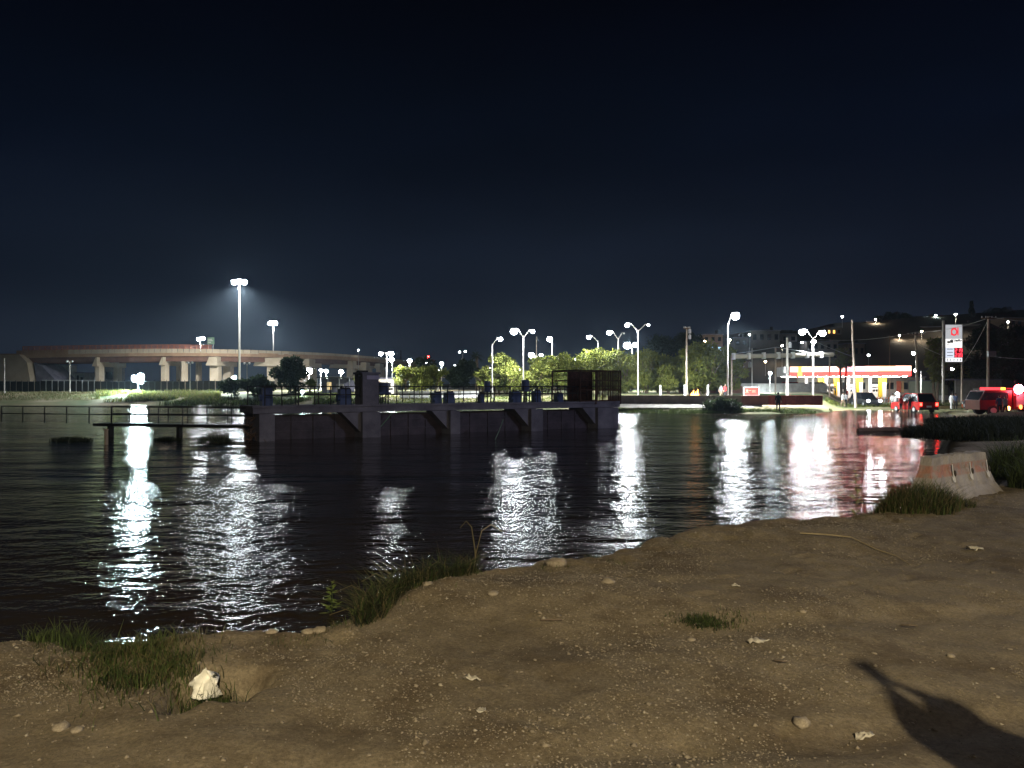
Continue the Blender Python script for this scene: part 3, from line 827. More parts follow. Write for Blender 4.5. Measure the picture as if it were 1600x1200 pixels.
for px, d, w, top, lab in ((790, 112, 46, 562, 'willow'), (853, 112, 56, 560, 'mid'), (890, 110, 60, 556, 'willow'), (922, 112, 52, 553, 'mid'), (1030, 108, 56, 556, 'willow'), (1070, 104, 54, 560, 'mid'), (655, 112, 50, 574, 'willow'), (1124, 104, 70, 548, 'mid')):
    tree(px, d, w, top, 606, lab, {790: 'green tree crown behind the two lit trees near the slim lamp', 853: 'broad green tree behind the plain utility pole', 890: 'bright feathery tree in the row behind the hoist group', 922: 'feathery tree in the second row behind the cage', 1030: 'bright tree in the second row under the highest twin lamp', 1070: 'green tree in the second row behind the tall utility pole', 655: 'willow in the second row between the two bright willows', 1124: 'green tree in the second row behind the large broad tree'}[px])
# palm and cypress
px, d = 745, 118; x = WX(px, d); z0 = gz(x, d); Hh = WZ(556, d) - z0
pt = thing('palm_tree', 'dark palm with a round head above the big dark tree', 'tree', (x, d, z0))
m = MB(); m.tube([(0, 0, -.2), (.05, 0, Hh * .5), (0, 0, Hh)], .28, .22, 8); m.build('trunk', M['bark'], pt)
V = []; Fq = []
for k in range(60):
    a = random.uniform(0, 6.28); e = random.uniform(-.9, 1.3); L = random.uniform(1.0, 1.45); dx, dy = math.cos(a) * math.cos(e), math.sin(a) * math.cos(e)
    for s in range(10):
        t = .25 + .75 * s / 9
        c = Vector((dx * L * t, dy * L * t, Hh + math.sin(e) * L * t - .35 * t * t))
        for sg in (-1, 1):
            q = Vector((-dy * sg * .26, dx * sg * .26, -.10)); b = len(V)
            V += [tuple(c), tuple(c + q * .6 + Vector((.03, 0, .03))), tuple(c + q + Vector((dx, dy, 0)) * .14)]; Fq.append((b, b + 1, b + 2))
np_mesh('fronds', V, Fq, M['leaf_dark'], pt)
px, d = 1518, 236; x = WX(px, d); z0 = gz(x, d); Hh = WZ(471, d) - z0
ct = thing('cypress_tree', 'thin dark cypress spire on the hill crest', 'tree', (x, d, z0))
m = MB(); m.cyl((0, 0, -.3), (0, 0, Hh * .3), .2, .12); m.build('trunk', M['bark'], ct)
foliage('crown', [(0, 0, z, max(.2, 1.0 * (1 - z / Hh))) for z in np.linspace(.5, Hh - .2, 14)], 900, .5, [M['leaf_dark']], ct, 0, .4, 99)
# shrubs and grass on the far banks
def far_grass(name, px0, px1, s0, s1, n, h, w, mats, lab):
    p = []
    while len(p) < n:
        px = random.uniform(px0, px1); d = float(np.interp(px, BANK_PX[:, 0], BANK_PX[:, 1])) + random.uniform(s0, s1)
        x = WX(px, d); z = gz(x, d)
        if z > -.1 and float(vnoise(np.array([x]), np.array([d]), 3.0, 21)[0]) > -.18: p.append((x, d, z - .03))
    return tag(blades(name, p, h, w, mats, .8), lab, 'grass', None, 'stuff')
far_grass('bank_grass', -80, 160, 3, 14, 3500, .5, .06, [M['blade_dry'], M['blade_dry'], M['blade']], 'dry pale grass on the lit sandy bank below the bridge')
far_grass('bank_weeds', 150, 345, 1.5, 14, 6000, .8, .08, [M['leaf_bright'], M['blade'], M['blade_dry']], 'tangled bright weeds on the bank around the floodlight')
far_grass('shore_weeds', 200, 600, 0, 5, 6000, .75, .08, [M['blade_dark'], M['blade']], 'dark weeds along the far waterline')
far_grass('park_lawn', 480, 1000, 2, 18, 9000, .28, .06, [M['blade'], M['leaf_bright']], 'mown park lawn behind the sluice')
far_grass('verge_grass', 950, 1300, 0, 2.0, 7000, .32, .06, [M['blade'], M['blade_dark'], M['blade']], 'dark grass verge along the waterline below the low wall')
far_grass('median_grass', 1290, 1420, 8, 18, 2500, .38, .06, [M['blade'], M['leaf_bright']], 'grass on the road median near the headlights')
px, d = 1126, 70.5
o = foliage('shore_bush', clumps(0, .5, 3.9, .9, 1.6, 26, .45, 5), 2600, .3, [M['leaf_dark'], M['blade_dark']], None, .1, .4, 55)
o.location = (WX(px, d), d, gz(WX(px, d), d)); tag(o, 'low black bush spread along the shore below the low wall', 'bush')
# ================================================================ road bridge
def seg_boxes(m, pts, off, zt, zb, wid):
    """sweep a box of width wid, from zt to zb below the deck line, along the plan points"""
    vs = []; n = len(pts)
    for i, p in enumerate(pts):
        a = (pts[min(i + 1, n - 1)] - pts[max(i - 1, 0)]); a.z = 0; a.normalize(); q = Vector((a.y, -a.x, 0))
        for o, z in ((off, zt), (off, zb), (off - wid, zb), (off - wid, zt)): vs.append(p + q * o + Vector((0, 0, z)))
    fs = [(i * 4 + k, i * 4 + (k + 1) % 4, (i + 1) * 4 + (k + 1) % 4, (i + 1) * 4 + k) for i in range(n - 1) for k in range(4)]
    fs += [(3, 2, 1, 0), tuple(range(4 * n - 4, 4 * n))]
    m.add(vs, fs)
BR = [(-260, 152, 551), (-60, 152.5, 550), (40, 153, 549.5), (120, 153.5, 548), (200, 154, 547), (270, 156, 546.5), (330, 159, 547), (390, 164, 548), (450, 172, 550), (520, 188, 553), (590, 212, 558), (660, 250, 566)]
bpts = [Vector((WX(p, d), d, WZ(y + 3, d))) for p, d, y in BR]
bridge = thing('road_bridge', 'long road bridge with brick red railing and tan piers beyond the flood', 'bridge', (0, 0, 0))
m = MB(); seg_boxes(m, bpts, 0, 0, -.9, 12); m.build('deck', M['girder'], bridge)
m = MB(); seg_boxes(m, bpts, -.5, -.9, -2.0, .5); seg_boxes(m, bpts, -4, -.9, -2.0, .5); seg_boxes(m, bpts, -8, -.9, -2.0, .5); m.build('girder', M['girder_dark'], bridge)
def along(px):
    for (p0, d0, y0), (p1, d1, y1) in zip(BR[:-1], BR[1:]):
        if p0 <= px <= p1:
            t = (px - p0) / (p1 - p0); d = d0 + (d1 - d0) * t
            return Vector((WX(px, d), d, WZ(y0 + (y1 - y0) * t + 3, d)))
prev = None
px = 26.0
while px < 660:                                        # parapet panels, each with its gap
    nxt = px + (9.0 if px < 330 else 12.0)
    a, b = along(px), along(min(nxt - .7, 659))
    m = MB(); seg_boxes(m, [a, b], .06, .62, -.25, .12)
    m.build('parapet_panel', M['conc_tan'] if px > 100 else M['girder'], bridge)
    px = nxt
px = 36.0; k = 0
slats = MB()
while px < 331:                                        # tall red anti-climb fence of upright slats
    p = along(px)
    if k % 5 == 0:
        m = MB(); m.box((p.x, p.y - .02, p.z + 1.05), (.16, .12, .95)); m.build('fence_post', M['brick_red'], bridge)
    else: slats.box((p.x, p.y, p.z + 1.05), (.10, .05, .8))
    px += 1.75; k += 1
tag(slats.build('fence_slat', M['brick_red'], bridge), kind='stuff')
m = MB(); seg_boxes(m, [along(p) for p in (36, 90, 150, 210, 270, 331)], .08, 1.52, 1.42, .12); seg_boxes(m, [along(p) for p in (36, 90, 150, 210, 270, 331)], .08, .72, .64, .12); m.build('fence_rail', M['brick_red'], bridge)
def pier(px, w_px, base_px=None, cap=None, dark=False):
    p = along(px); w = w_px / F * p.y; z0 = gz(p.x, p.y) - .5
    m = MB(); zt = p.z - 2.0
    off = 1.5
    if cap:
        c0, c1, dz = cap; x0 = WX(c0, p.y); x1 = WX(c1, p.y)
        m.prism([(x0, zt - .9 * dz), (x0 + .45 * dz * 1.6, zt + .9 * dz), (x1, zt + 1.0 * dz), (x1, zt - .9 * dz)], p.y - .6, p.y + 11)
        zt -= .9 * dz
    m.box((p.x, p.y + 1.0 + off * .3, (z0 + zt) / 2), (w, 2.0, zt - z0 - .004))
    m.build('pier', M['conc_tan'], bridge)
    m = MB(); m.box((p.x, p.y + 8.5, (z0 + zt) / 2), (w, 2.0, zt - z0 - .004)); m.build('pier', M['conc_tan'], bridge)
pier(150, 6, cap=(146, 154, 1.0)); pier(253, 6, cap=(250, 257, .9)); pier(284, 4); pier(333, 13, cap=(323, 341, 1.0))
pier(422, 12, cap=(397, 443, 1.0)); pier(473, 12, cap=(463, 484, 1.0)); pier(546, 10, cap=(515, 552, 1.0)); pier(566, 11, cap=(557, 573, .8)); pier(590, 6, cap=(584, 594, .7))
# abutment, wing wall and infill under the deck
ab = thing('abutment', 'tan concrete abutment holding up the low end of the bridge', 'abutment', (0, 0, 0))
m = MB(); d = 151.5; m.prism([(WX(-300, d), 0), (WX(-300, d), WZ(556, d)), (WX(30, d), WZ(554, d)), (WX(42, d), WZ(566, d)), (WX(52, d), 0)], d, d + 11); m.build('wall', M['conc_tan'], ab)
m = MB(); m.prism([(WX(52, d), 0), (WX(46, d), WZ(566, d)), (WX(56, d), WZ(570, d)), (WX(78, d), WZ(592, d)), (WX(84, d), 0)], d + 1.5, d + 9); m.build('slope_paving', M['conc_dark'], ab)
for a, b, top, lab in ((82, 112, 571, 'grey flat roofed hut under the bridge beside the unlit lamp'), (126, 140, 583, 'low grey cabinet hut under the bridge'), (155, 188, 573, 'long dim shed under the bridge behind the fence')):
    d = 172; x0, x1 = WX(a, d), WX(b, d); z0 = gz((x0 + x1) / 2, d); t = thing('hut', lab, 'hut', ((x0 + x1) / 2, d, z0))
    h = WZ(top, d) - z0; w = x1 - x0
    m = MB(); m.box((0, 0, h / 2), (w, 4, h)); m.build('wall', M['conc'], t)
    m = MB(); m.box((0, 0, h + .08), (w + .3, 4.3, .16)); m.build('roof', M['conc_dark'], t)
    m = MB(); m.box((-w * .25, -2.01, h * .45), (w * .22, .06, h * .8)); m.build('door', M['black_steel'], t)
    m = MB(); m.box((w * .2, -2.01, h * .6), (w * .3, .06, h * .3)); m.build('window', M['glass'], t)
# road sign on the bridge
p = along(328); sg = thing('road_sign', 'green road sign standing up from the bridge railing', 'sign', (p.x, p.y + .5, p.z))
m = MB(); m.box((0, 0, 2.45), (1.5, .06, 1.5)); m.build('panel', pm('green_sign_face', (.16, .30, .20), (.20, .34, .24), 3, .4), sg)
m = MB(); m.box((-.2, -.035, 2.75), (.9, .01, .12)); m.box((-.1, -.035, 2.45), (1.1, .01, .12)); m.box((-.3, -.035, 2.1), (.6, .01, .12)); m.build('lettering', M['white'], sg)
m = MB(); m.cyl((-.5, .06, 0), (-.5, .06, 3.1), .05); m.cyl((.5, .06, 0), (.5, .06, 3.1), .05); m.build('post', M['galv'], sg)

# palisade fence on the bank before the bridge
fn = thing('palisade_fence', 'dark sheet fence with posts coloured pale where lamplight falls, running below the bridge', 'fence', (WX(-60, 126), 126, 0))
L = WX(430, 126) - WX(-60, 126)
n = 52
for k in range(n):
    x = L * k / n; z = gz(WX(-60, 126) + x, 126)
    m = MB(); m.box((0, 0, .9), (L / n - .16, .04, 1.75)); m.build('panel', M['black_steel'], fn, loc=(x + L / n / 2, .05, z))
    lit = 68 < (800 + F * (WX(-60, 126) + x) / 126) < 150  # lamplight on this stretch painted as pale steel, other posts black
    m = MB(); m.cyl((0, 0, 0), (0, 0, 2.0), .07 if lit else .05, n=6); m.build('post', M['galv'] if lit else M['black_steel'], fn, loc=(x, 0, z))
m = MB(); m.cyl((WX(66, 126) - WX(-60, 126), -.02, gz(WX(90, 126), 126) + 1.95), (WX(150, 126) - WX(-60, 126), -.02, gz(WX(150, 126), 126) + 1.95), .05, n=6); m.build('top_rail', M['galv'], fn)

# ================================================================ lamps
WHITE = (.92, .97, 1.0); COOL = (.72, .95, 1.0); WARM = (1.0, .72, .42)
def lamp(px, d, top, heads, label, z0=None, r=.10, name='street_lamp', group='street lamps around the flooded park', mat='pole_paint', col=WHITE, pw=1.5, cone=152):
    x = WX(px, d); zb = gz(x, d) if z0 is None else z0
    zt = WZ(top, d) - zb
    t = thing(name, label, 'lamp', (x, d, zb), 0, group)
    m = MB(); m.cyl((0, 0, -.3), (0, 0, zt), r, r * .6, 8)
    if z0 is None: m.cyl((0, 0, -.3), (0, 0, .35), r * 1.9, r * 1.7, 8)
    m.build('pole', M[mat], t)
    for hd in heads:
        hx, hy, L, hr = hd[:4]; c = hd[4] if len(hd) > 4 else col
        X = WX(hx, d) - x; Z = WZ(hy, d) - zb
        if abs(X) > .15:
            ex = X - math.copysign(min(hr * .8, abs(X) * .4), X)
            m = MB(); m.tube([(0, 0, zt - .25), (ex * .35, -.02, zt + (Z - zt) * .35), (ex * .8, -.05, Z + hr * .8), (ex, -.05, Z + hr * .95)], .045, .035, 5); m.build('arm', M[mat], t)
        hh = MB(); hh.ball((X, -.05, Z + hr * .85), (hr * .85, hr * .7, hr * .35), 10, 5); ho = hh.build('lamp_head', M['galv'], t)
        if L >= B3:
            ld = bpy.data.lights.new('lamp_light', 'SPOT'); ld.energy = LAMPW * L * min(2.5, (hr / .35) ** 2) * pw; ld.color = c
            ld.spot_size = R(cone); ld.spot_blend = .6; ld.shadow_soft_size = .4
            lo = bpy.data.objects.new('lamp_light', ld); COL.objects.link(lo); lo.parent = t; lo.location = (X, -.05, Z - hr * .9)
        lm = MB(); lm.ball((X, -.05, Z), (hr, hr * .9, hr * .92), 12, 7); lm.build('lens', em(c, L) if L else M['white'], ho, True)
    return t
B1, B2, B3, B4 = 300.0, 170.0, 100.0, 45.0
lamp(1137, 79.5, 505, [(1149, 494, B1, .42)], pw=5, cone=166, label='tall single lamp on a pale pole at the edge of the dim trees')
lamp(1271, 81, 527, [(1253, 519, B1, .36), (1285, 521, B1, .34)], 'twin armed lamp standing before the petrol station canopy')
lamp(1269, 100, 534, [(1271, 534, B2, .28)], 'lower lamp glowing behind the mast of the twin lamp by the petrol station')
lamp(997, 90, 515, [(980, 508, B2, .27), (1013, 508, B4, .14)], pw=14, cone=164, label='highest twin armed lamp above the bright willows')
lamp(966, 106, 528, [(952, 520, B2, .34), (975, 521, 0, .12)], 'twin armed lamp with one dead head, between the highest twin lamp and a single one')
lamp(935, 112, 532, [(920, 527, B2, .30)], pw=2.5, label='single armed lamp above the barred cage')
lamp(987, 128, 541, [(980, 540, B1, .62), (993, 539, B2, .45)], 'low pair of very bright lamps between the two tall twin lamps')
lamp(863, 114, 534, [(859, 530, B2, .40)], pw=2.5, label='single lamp with short arm next to the plain utility pole')
lamp(818, 98, 525, [(803, 518, B1, .46), (832, 518, B2, .25)], 'twin armed lamp with the biggest glow above the middle trees')
lamp(769, 98, 537, [(782, 530, B2, .27)], pw=2.2, label='slim lamp with one raised arm next to the palm')
lamp(837, 155, 558, [(830, 555, B1, .55), (846, 555, B2, .30)], 'far twin lamp glowing behind the utility pole')
lamp(910, 155, 566, [(901, 564, B1, .60), (920, 563, B2, .28)], 'far twin lamp glowing low in the feathery trees')
lamp(877, 170, 566, [(873, 561, B3, .32), (881, 560, B3, .36)], 'far small twin lamp beside the single short armed lamp')
lamp(604, 104, 551, [(595, 553, B3, .27), (611, 553, B1, .38)], 'twin lamp on a pale pole close to the concrete tower')
lamp(613, 145, 565, [(612, 562, B2, .48, (.8, .95, 1))], 'bluish lamp just under the twin lamp by the tower')
lamp(640, 150, 568, [(640, 564, B2, .42)], 'round lamp peeking above the bright willow tops')
lamp(690, 160, 572, [(690, 568, B3, .36)], 'upper lamp of the close pair before the big dark round tree')
lamp(685, 140, 584, [(684, 580, B3, .36, (1, .95, .85))], 'lower warm lamp of the close pair before the big dark round tree')
lamp(723, 210, 554, [(718, 550, B4, .26), (727, 549, B4, .26)], 'tiny faint twin lamp alone against the sky')
for hx, hy, lab in ((711, 571, 'faint lamp above the crown of the big dark tree'), (730, 573, 'faint lamp in front of the palm stem'), (703, 581, 'faint lamp at the shoulder of the big dark tree'), (765, 575, 'faint lamp beside the slim pole with raised arm'),
                    (813, 578, 'faint warm lamp inside the lit middle tree'), (842, 566, 'faint lamp hanging at the utility pole'), (582, 583, 'faint lamp over the top of the concrete tower'), (560, 547, 'faint lamp standing on the far bridge end')):
    lamp(hx, 200, hy + 2, [(hx, hy, B4, .24)], lab, r=.07)
lamp(483, 138, 584, [(483, 580, B1, .62)], 'big dazzling lamp beside the tall round dark tree')
lamp(501, 146, 583, [(502, 579, B3, .32)], 'first of three small lamps under the bridge pier caps')
lamp(510, 146, 584, [(510, 580, B3, .38)], 'second of three small lamps under the bridge pier caps')
lamp(533, 150, 586, [(533, 581, B2, .45)], 'third and brightest of three small lamps under the bridge pier caps')
lamp(473, 104, 614, [(473, 612, B3, .24, COOL)], 'low lamp glowing at the foot of the tall round dark tree')
# tall floodlight masts
lamp(374, 134, 440, [(366.5, 441, B1 * .8, .50), (374, 440, B1 * .8, .50), (381.5, 441, B1 * .8, .50)], 'tallest floodlight mast, with three lamps, before the bridge', r=.22, pw=7, cone=160, name='floodlight_mast', group='floodlight masts by the bridge')
lamp(427, 232, 504, [(423, 505, B1 * .8, .75), (430, 505, B1 * .8, .75)], 'shorter floodlight mast rising behind the bridge', r=.2, pw=3, cone=160, name='floodlight_mast', group='floodlight masts by the bridge')
pb = along(313)
lamp(313, pb.y + 2, 531, [(311, 530, B2, .42), (317, 529, B2, .42)], 'twin lamp standing on the bridge deck beside the green sign', z0=pb.z, r=.09)
# unlit lamp posts on the sandy bank
for px, d, top, lab in ((7, 116, 560, 'unlit pale post at the picture edge before the abutment'), (109, 120, 566, 'unlit twin lamp post before the grey hut'), (297, 117, 568, 'unlit twin lamp post on the weedy bank before the wide pier'), (386, 116, 569, 'unlit twin lamp post between the mast and the low dark tree'), (441, 106, 600, 'unlit short post standing in the shore weeds')):
    if px == 441: continue
    lamp(px, d, top, [] if px == 7 else [(px - 4, top - 1, 0, .16), (px + 4, top - 1, 0, .16)], lab, r=.08)
# ground floodlights
def flood(px, py, d, size, L, label, col=COOL):
    x = WX(px, d); z0 = gz(x, d); h = WZ(py, d) - z0
    t = thing('floodlight', label, 'floodlight', (x, d, z0), 0, 'ground floodlights on the far bank')
    m = MB(); m.cyl((0, 0, -.2), (0, 0, h), .08); m.box((0, .1, h - size * .7), (size * 2.2, .1, .1)); m.build('post', M['galv'], t)
    for (ox, oz, q) in ((-.5, 0, .8), (.35, .25, 1), (.4, -.5, .75)):
        m = MB(); m.box((ox * size * 1.3, .12, h + oz * size), (size * q * 1.25, .3, size * q * 1.25)); ho = m.build('lamp_head', M['black_steel'], t)
        if oz == 0:
            ld = bpy.data.lights.new('lamp_light', 'SPOT'); ld.energy = LAMPW * L * 1.7 * size; ld.color = col; ld.spot_size = R(140); ld.spot_blend = .5; ld.shadow_soft_size = .5
            lo = bpy.data.objects.new('lamp_light', ld); COL.objects.link(lo); lo.parent = t; lo.location = (0, -.6, h); lo.rotation_euler = (R(-15), 0, 0)
        m = MB(); m.ball((ox * size * 1.3, -.1, h + oz * size), (size * q * .62, .18, size * q * .62), 12, 7); m.build('lens', em(col, L), ho, True)
    return t
flood(216, 591, 118, .90, 650, 'dazzling greenish floodlight cluster on the bank before the fence')
flood(-70, 585, 113, .5, 320, 'floodlight on the sandy bank just outside the picture edge', WHITE)
flood(366, 590, 118, .28, 500, 'small greenish floodlight between the low dark trees')

# ================================================================ poles and wires
def pole(px, d, top, base, label, lean=0, r=.13, mat='pole_conc', arm=None, tx=[], cat='utility pole', box=None):
    x = WX(px, d); z0 = gz(x, d); H = WZ(top, d) - z0
    t = thing('utility_pole', label, cat, (x, d, z0), 0, 'utility poles')
    m = MB(); m.cyl((-lean, 0, -.3), (0, 0, H), r * 1.25, r * .75, 8); m.build('mast', M[mat], t)
    if arm:
        for ah, aw in arm:
            m = MB(); m.box((0, -.12, H - ah), (aw, .12, .14)); a = m.build('cross_arm', M['wood'], t)
            for k in (-.45, -.2, .2, .45):
                m = MB(); m.cyl((aw * k, -.12, H - ah + .07), (aw * k, -.12, H - ah + .25), .05, .03, 6); m.build('insulator', M['white'], a)
    for ox, oh, q in tx:
        m = MB(); m.cyl((ox, -.1, H - oh - q), (ox, -.1, H - oh), q * .36, n=10); m.cyl((ox, -.1, H - oh), (ox, -.1, H - oh + .1), q * .2, n=8); m.build('transformer', M['galv'], t)
    if box:
        ox, oh, w, h = box; m = MB(); m.box((ox, -.2, H - oh), (w, .3, h)); m.build('box', M['galv'], t)
    return (x, d, z0 + H)
pole(838, 118, 526, 560, 'plain slim utility pole among the middle trees', r=.10)
pole(1073, 92, 511, 615, 'utility pole with two small hanging transformers beside the broad tree', r=.12, tx=[(.35, .3, .5), (.35, 1.0, .5)], arm=[(.2, .8)])
pole(1175, 104, 544, 606, 'slim pole rising behind the red banner', r=.09, mat='pole_paint', tx=[(-.3, 2.0, .7)])
pole(1230, 90, 528, 618, 'stout pale utility pole carrying the white pipe', r=.17, mat='pole_paint', tx=[(-.3, 3.6, .7), (.3, .6, .6)])
pole(1331, 84, 500, 632, 'leaning brown wooden pole in front of the petrol station', lean=-.45, r=.14, mat='pole_conc')
P1 = pole(1430, 100, 519, 612, 'pole with cross arm and hanging lamps at the end of the station canopy', lean=-.5, r=.13, arm=[(.35, 2.3)])
pole(1390, 150, 524, 560, 'short dark pole on the slope above the station canopy', r=.12, mat='wood')
P2 = pole(1544, 82, 494, 640, 'tall pole with cross arm and grey box near the fire truck', r=.15, arm=[(.25, 1.7)], box=(.25, 4.2, .85, .6))
pole(1439, 104, 580, 612, 'short thin pair pole beside the station canopy end', r=.07, mat='pole_paint')
def wire(p0, p1, sag, label, r=.022):
    p0, p1 = Vector(p0), Vector(p1); m = MB()
    m.tube([p0.lerp(p1, t) - Vector((0, 0, sag * 4 * t * (1 - t))) for t in np.linspace(0, 1, 13)], r, n=4)
    return tag(m.build('wire', M['galv']), label, 'wire', 'overhead wires')
W = lambda px, py, d: (WX(px, d), d, WZ(py, d))
wire(W(1271, 530, 92), P1, .5, 'wire from the twin station lamp to the cross arm pole')
wire(W(1273, 533, 92), W(1335, 558, 112), .1, 'bright slack wire running down from the twin station lamp')
wire(P1, W(1544, 497, 82), .4, 'wire between the two cross arm poles')
wire(P2, W(1700, 496, 70), .5, 'wire leaving the tall cross arm pole past the picture edge')
wire(W(1544, 556, 82), W(1700, 558, 70), .3, 'lower wire from the grey box pole past the picture edge')
wire(W(1430, 535, 100), W(1474, 556, 100), .1, 'short wire from the cross arm pole to the price sign')
wire(W(1503, 570, 100), W(1544, 500, 82), .3, 'wire from the price sign up to the tall cross arm pole')
# white pipe bridge
pg = thing('pipe_bridge', 'long white overhead pipe held by stay rods above the road', 'pipe', (WX(1145, 96), 96, 0))
px0, px1 = 1147, 1305; x1 = WX(px1, 102) - WX(px0, 96)
za, zb = WZ(557, 96), WZ(554, 102)
nseg = 7
for k in range(nseg):
    t0, t1 = k / nseg, (k + 1) / nseg - .012
    m = MB(); m.cyl((x1 * t0, 6 * t0, za + (zb - za) * t0), (x1 * t1, 6 * t1, za + (zb - za) * t1), .30, n=10); m.build('pipe_length', M['conc_pale'], pg)
    m = MB(); m.box((x1 * t0 + .1, 6 * t0, za + (zb - za) * t0 + .02), (.28, .8, .85)); m.build('collar', M['white'], pg)
for a, b in ((0, .42), (.42, .95)):
    m = MB(); m.cyl((x1 * a, 6 * a, za + (.3 if a == 0 else 1.35)), (x1 * b, 6 * b, za + (1.35 if a == 0 else .3)), .05, n=5); m.build('stay_rod', M['galv'], pg)
for t in (0, .42, .97):
    m = MB(); m.cyl((x1 * t, 6 * t + .5, gz(WX(1145, 96) + x1 * t, 96 + 6 * t)), (x1 * t, 6 * t + .5, za + (1.4 if t == .42 else .2)), .11, n=8); m.build('support', M['pole_conc'], pg)

# ================================================================ walls and banner by the road
lw = thing('low_wall', 'long low concrete wall beside the flooded road, red light painted on one end', 'wall', (WX(950, 75.6), 75.6, .72))
n = 24; L = WX(1285, 74.4) - WX(950, 75.6); mwr = pm('red_glow_wall', (.22, .035, .03), (.30, .06, .05), 2, .85); mwg = pm('dusty_wall', (.15, .12, .10), (.23, .19, .16), 1.2, .9)  # red light falling on the wall end is painted into its colour
mwm = pm('faint_red_glow_wall', (.21, .09, .075), (.26, .11, .09), 1.5, .9)  # fainter red light painted in, towards the grey blocks
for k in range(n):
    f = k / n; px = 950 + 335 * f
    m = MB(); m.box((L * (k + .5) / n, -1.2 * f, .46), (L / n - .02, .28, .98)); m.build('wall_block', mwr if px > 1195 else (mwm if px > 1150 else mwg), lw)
ap = MB(); nn = 30
for k in range(nn):
    for (a, b) in ((0, 1),):
        x0, x1_ = L * .75 * k / nn - .6, L * .75 * (k + 1) / nn - .6
        e = 2.6 * math.sin(math.pi * min(1, .15 + .75 * k / nn)) + .4; e2 = 2.6 * math.sin(math.pi * min(1, .15 + .75 * (k + 1) / nn)) + .4
        ap.add([(x0, -.15, .16), (x1_, -.15, .16), (x1_, -.15 - e2, -.22), (x0, -.15 - e, -.22)], [(0, 3, 2, 1)])
ap.build('apron', M['conc'], lw)
bn = thing('red_banner', 'red banner with pale border fixed before the grey yard wall', 'banner', (WX(1174, 92), 92, gz(WX(1174, 92), 92)))
bw, bh = 24 / F * 92, 13 / F * 92; bz = WZ(611.5, 92) - gz(WX(1174, 92), 92)
m = MB(); m.box((0, 0, bz), (bw, .05, bh)); m.build('cloth', pm('red_banner_cloth', (.55, .05, .04), (.62, .07, .05), 2, .7), bn)
m = MB()
for q in (-1, 1): m.box((q * bw / 2, -.03, bz), (.10, .04, bh)); m.box((0, -.03, bz + q * bh / 2), (bw, .04, .09))
m.build('border', M['white'], bn)
m = MB()
for ox, oz, w, h in ((-.55, .15, .25, .5), (-.2, .2, .3, .1), (-.6, -.3, .5, .08), (.3, .2, .5, .07), (.3, 0, .45, .07), (.3, -.2, .5, .07)): m.box((ox * bw / 2, -.03, bz + oz * bh / 2), (w * bw / 2, .01, h * bh / 2))
m.build('print', pm('faded_print', (.62, .40, .25), (.66, .45, .3), 3, .7), bn)
m = MB(); m.cyl((-bw / 2, .08, -.2), (-bw / 2, .08, bz + bh / 2), .05); m.cyl((bw / 2, .08, -.2), (bw / 2, .08, bz + bh / 2), .05); m.build('post', M['galv'], bn)
gw = thing('yard_wall', 'grey panelled yard wall between the red banner and the petrol station', 'wall', (WX(1156, 112), 112, gz(WX(1200, 112), 112)))
L = WX(1292, 112) - WX(1156, 112); gh = WZ(599, 112) - gz(WX(1200, 112), 112)
for k in range(10):
    m = MB(); m.box((L * (k + .5) / 10, 0, gh / 2), (L / 10 - .04, .22, gh)); m.build('wall_panel', M['conc'], gw)
rw = thing('brick_wall', 'low reddish brick wall behind the broad tree', 'wall', (WX(1060, 106), 106, gz(WX(1100, 106), 106)))
L = WX(1160, 106) - WX(1060, 106); gh = WZ(603, 106) - gz(WX(1100, 106), 106)
for k in range(8):
    m = MB(); m.box((L * (k + .5) / 8, 0, gh / 2), (L / 8 - .05, .22, gh)); m.build('wall_panel', pm('dull_brick', (.20, .10, .07), (.26, .14, .10), 2, .9) if k == 0 else bpy.data.materials['dull_brick'], rw)
for px, lab in ((1070, 'first pale bollard behind the fire by the low wall'), (1106, 'pale bollard at the foot of the leaning trunk'), (1032, 'pale bollard among the willow stems')):
    x = WX(px, 90); m = MB(); m.cyl((0, 0, -.2), (0, 0, 1.5), .12, n=8); m.cyl((0, 0, 1.5), (0, 0, 1.58), .14, .08, n=8)
    tag(m.build('bollard', M['white'], loc=(x, 90, gz(x, 90))), lab, 'bollard', 'pale bollards along the park edge')
# white barrier blocks along the park road
prof = [(-.32, 0), (.32, 0), (.26, .22), (.12, .42), (.1, .95), (-.1, .95), (-.12, .42), (-.26, .22)]
blk = None
WB = [(560, 600, 'white road barrier block nearest the concrete tower')]
for k, (px, lab) in enumerate([(632, 'white road barrier block, first after the tower'), (648, 'white road barrier block, second after the tower'), (664, 'white road barrier block below the ragged willow'), (680, 'white road barrier block, fourth after the tower'), (696, 'white road barrier block beside the big dark tree'), (712, 'white road barrier block under the big dark tree'), (727, 'white road barrier block under the palm'), (742, 'last white road barrier block before the slim lamp')]):
    d = 99; x = WX(px, d); t = thing('road_barrier', lab, 'barrier', (x, d, gz(x, d)), 0, 'white road barriers along the park')
    m = MB(); m.prism([(a, b) for a, b in prof], -.6, .6)
    o = m.build('block', M['white'], t); o.rotation_euler = (0, 0, R(90))
    m = MB(); m.box((-.3, -.29, .06), (.22, .12, .10)); m.box((.3, -.29, .06), (.22, .12, .10)); m.build('forklift_slot', M['black_steel'], t)
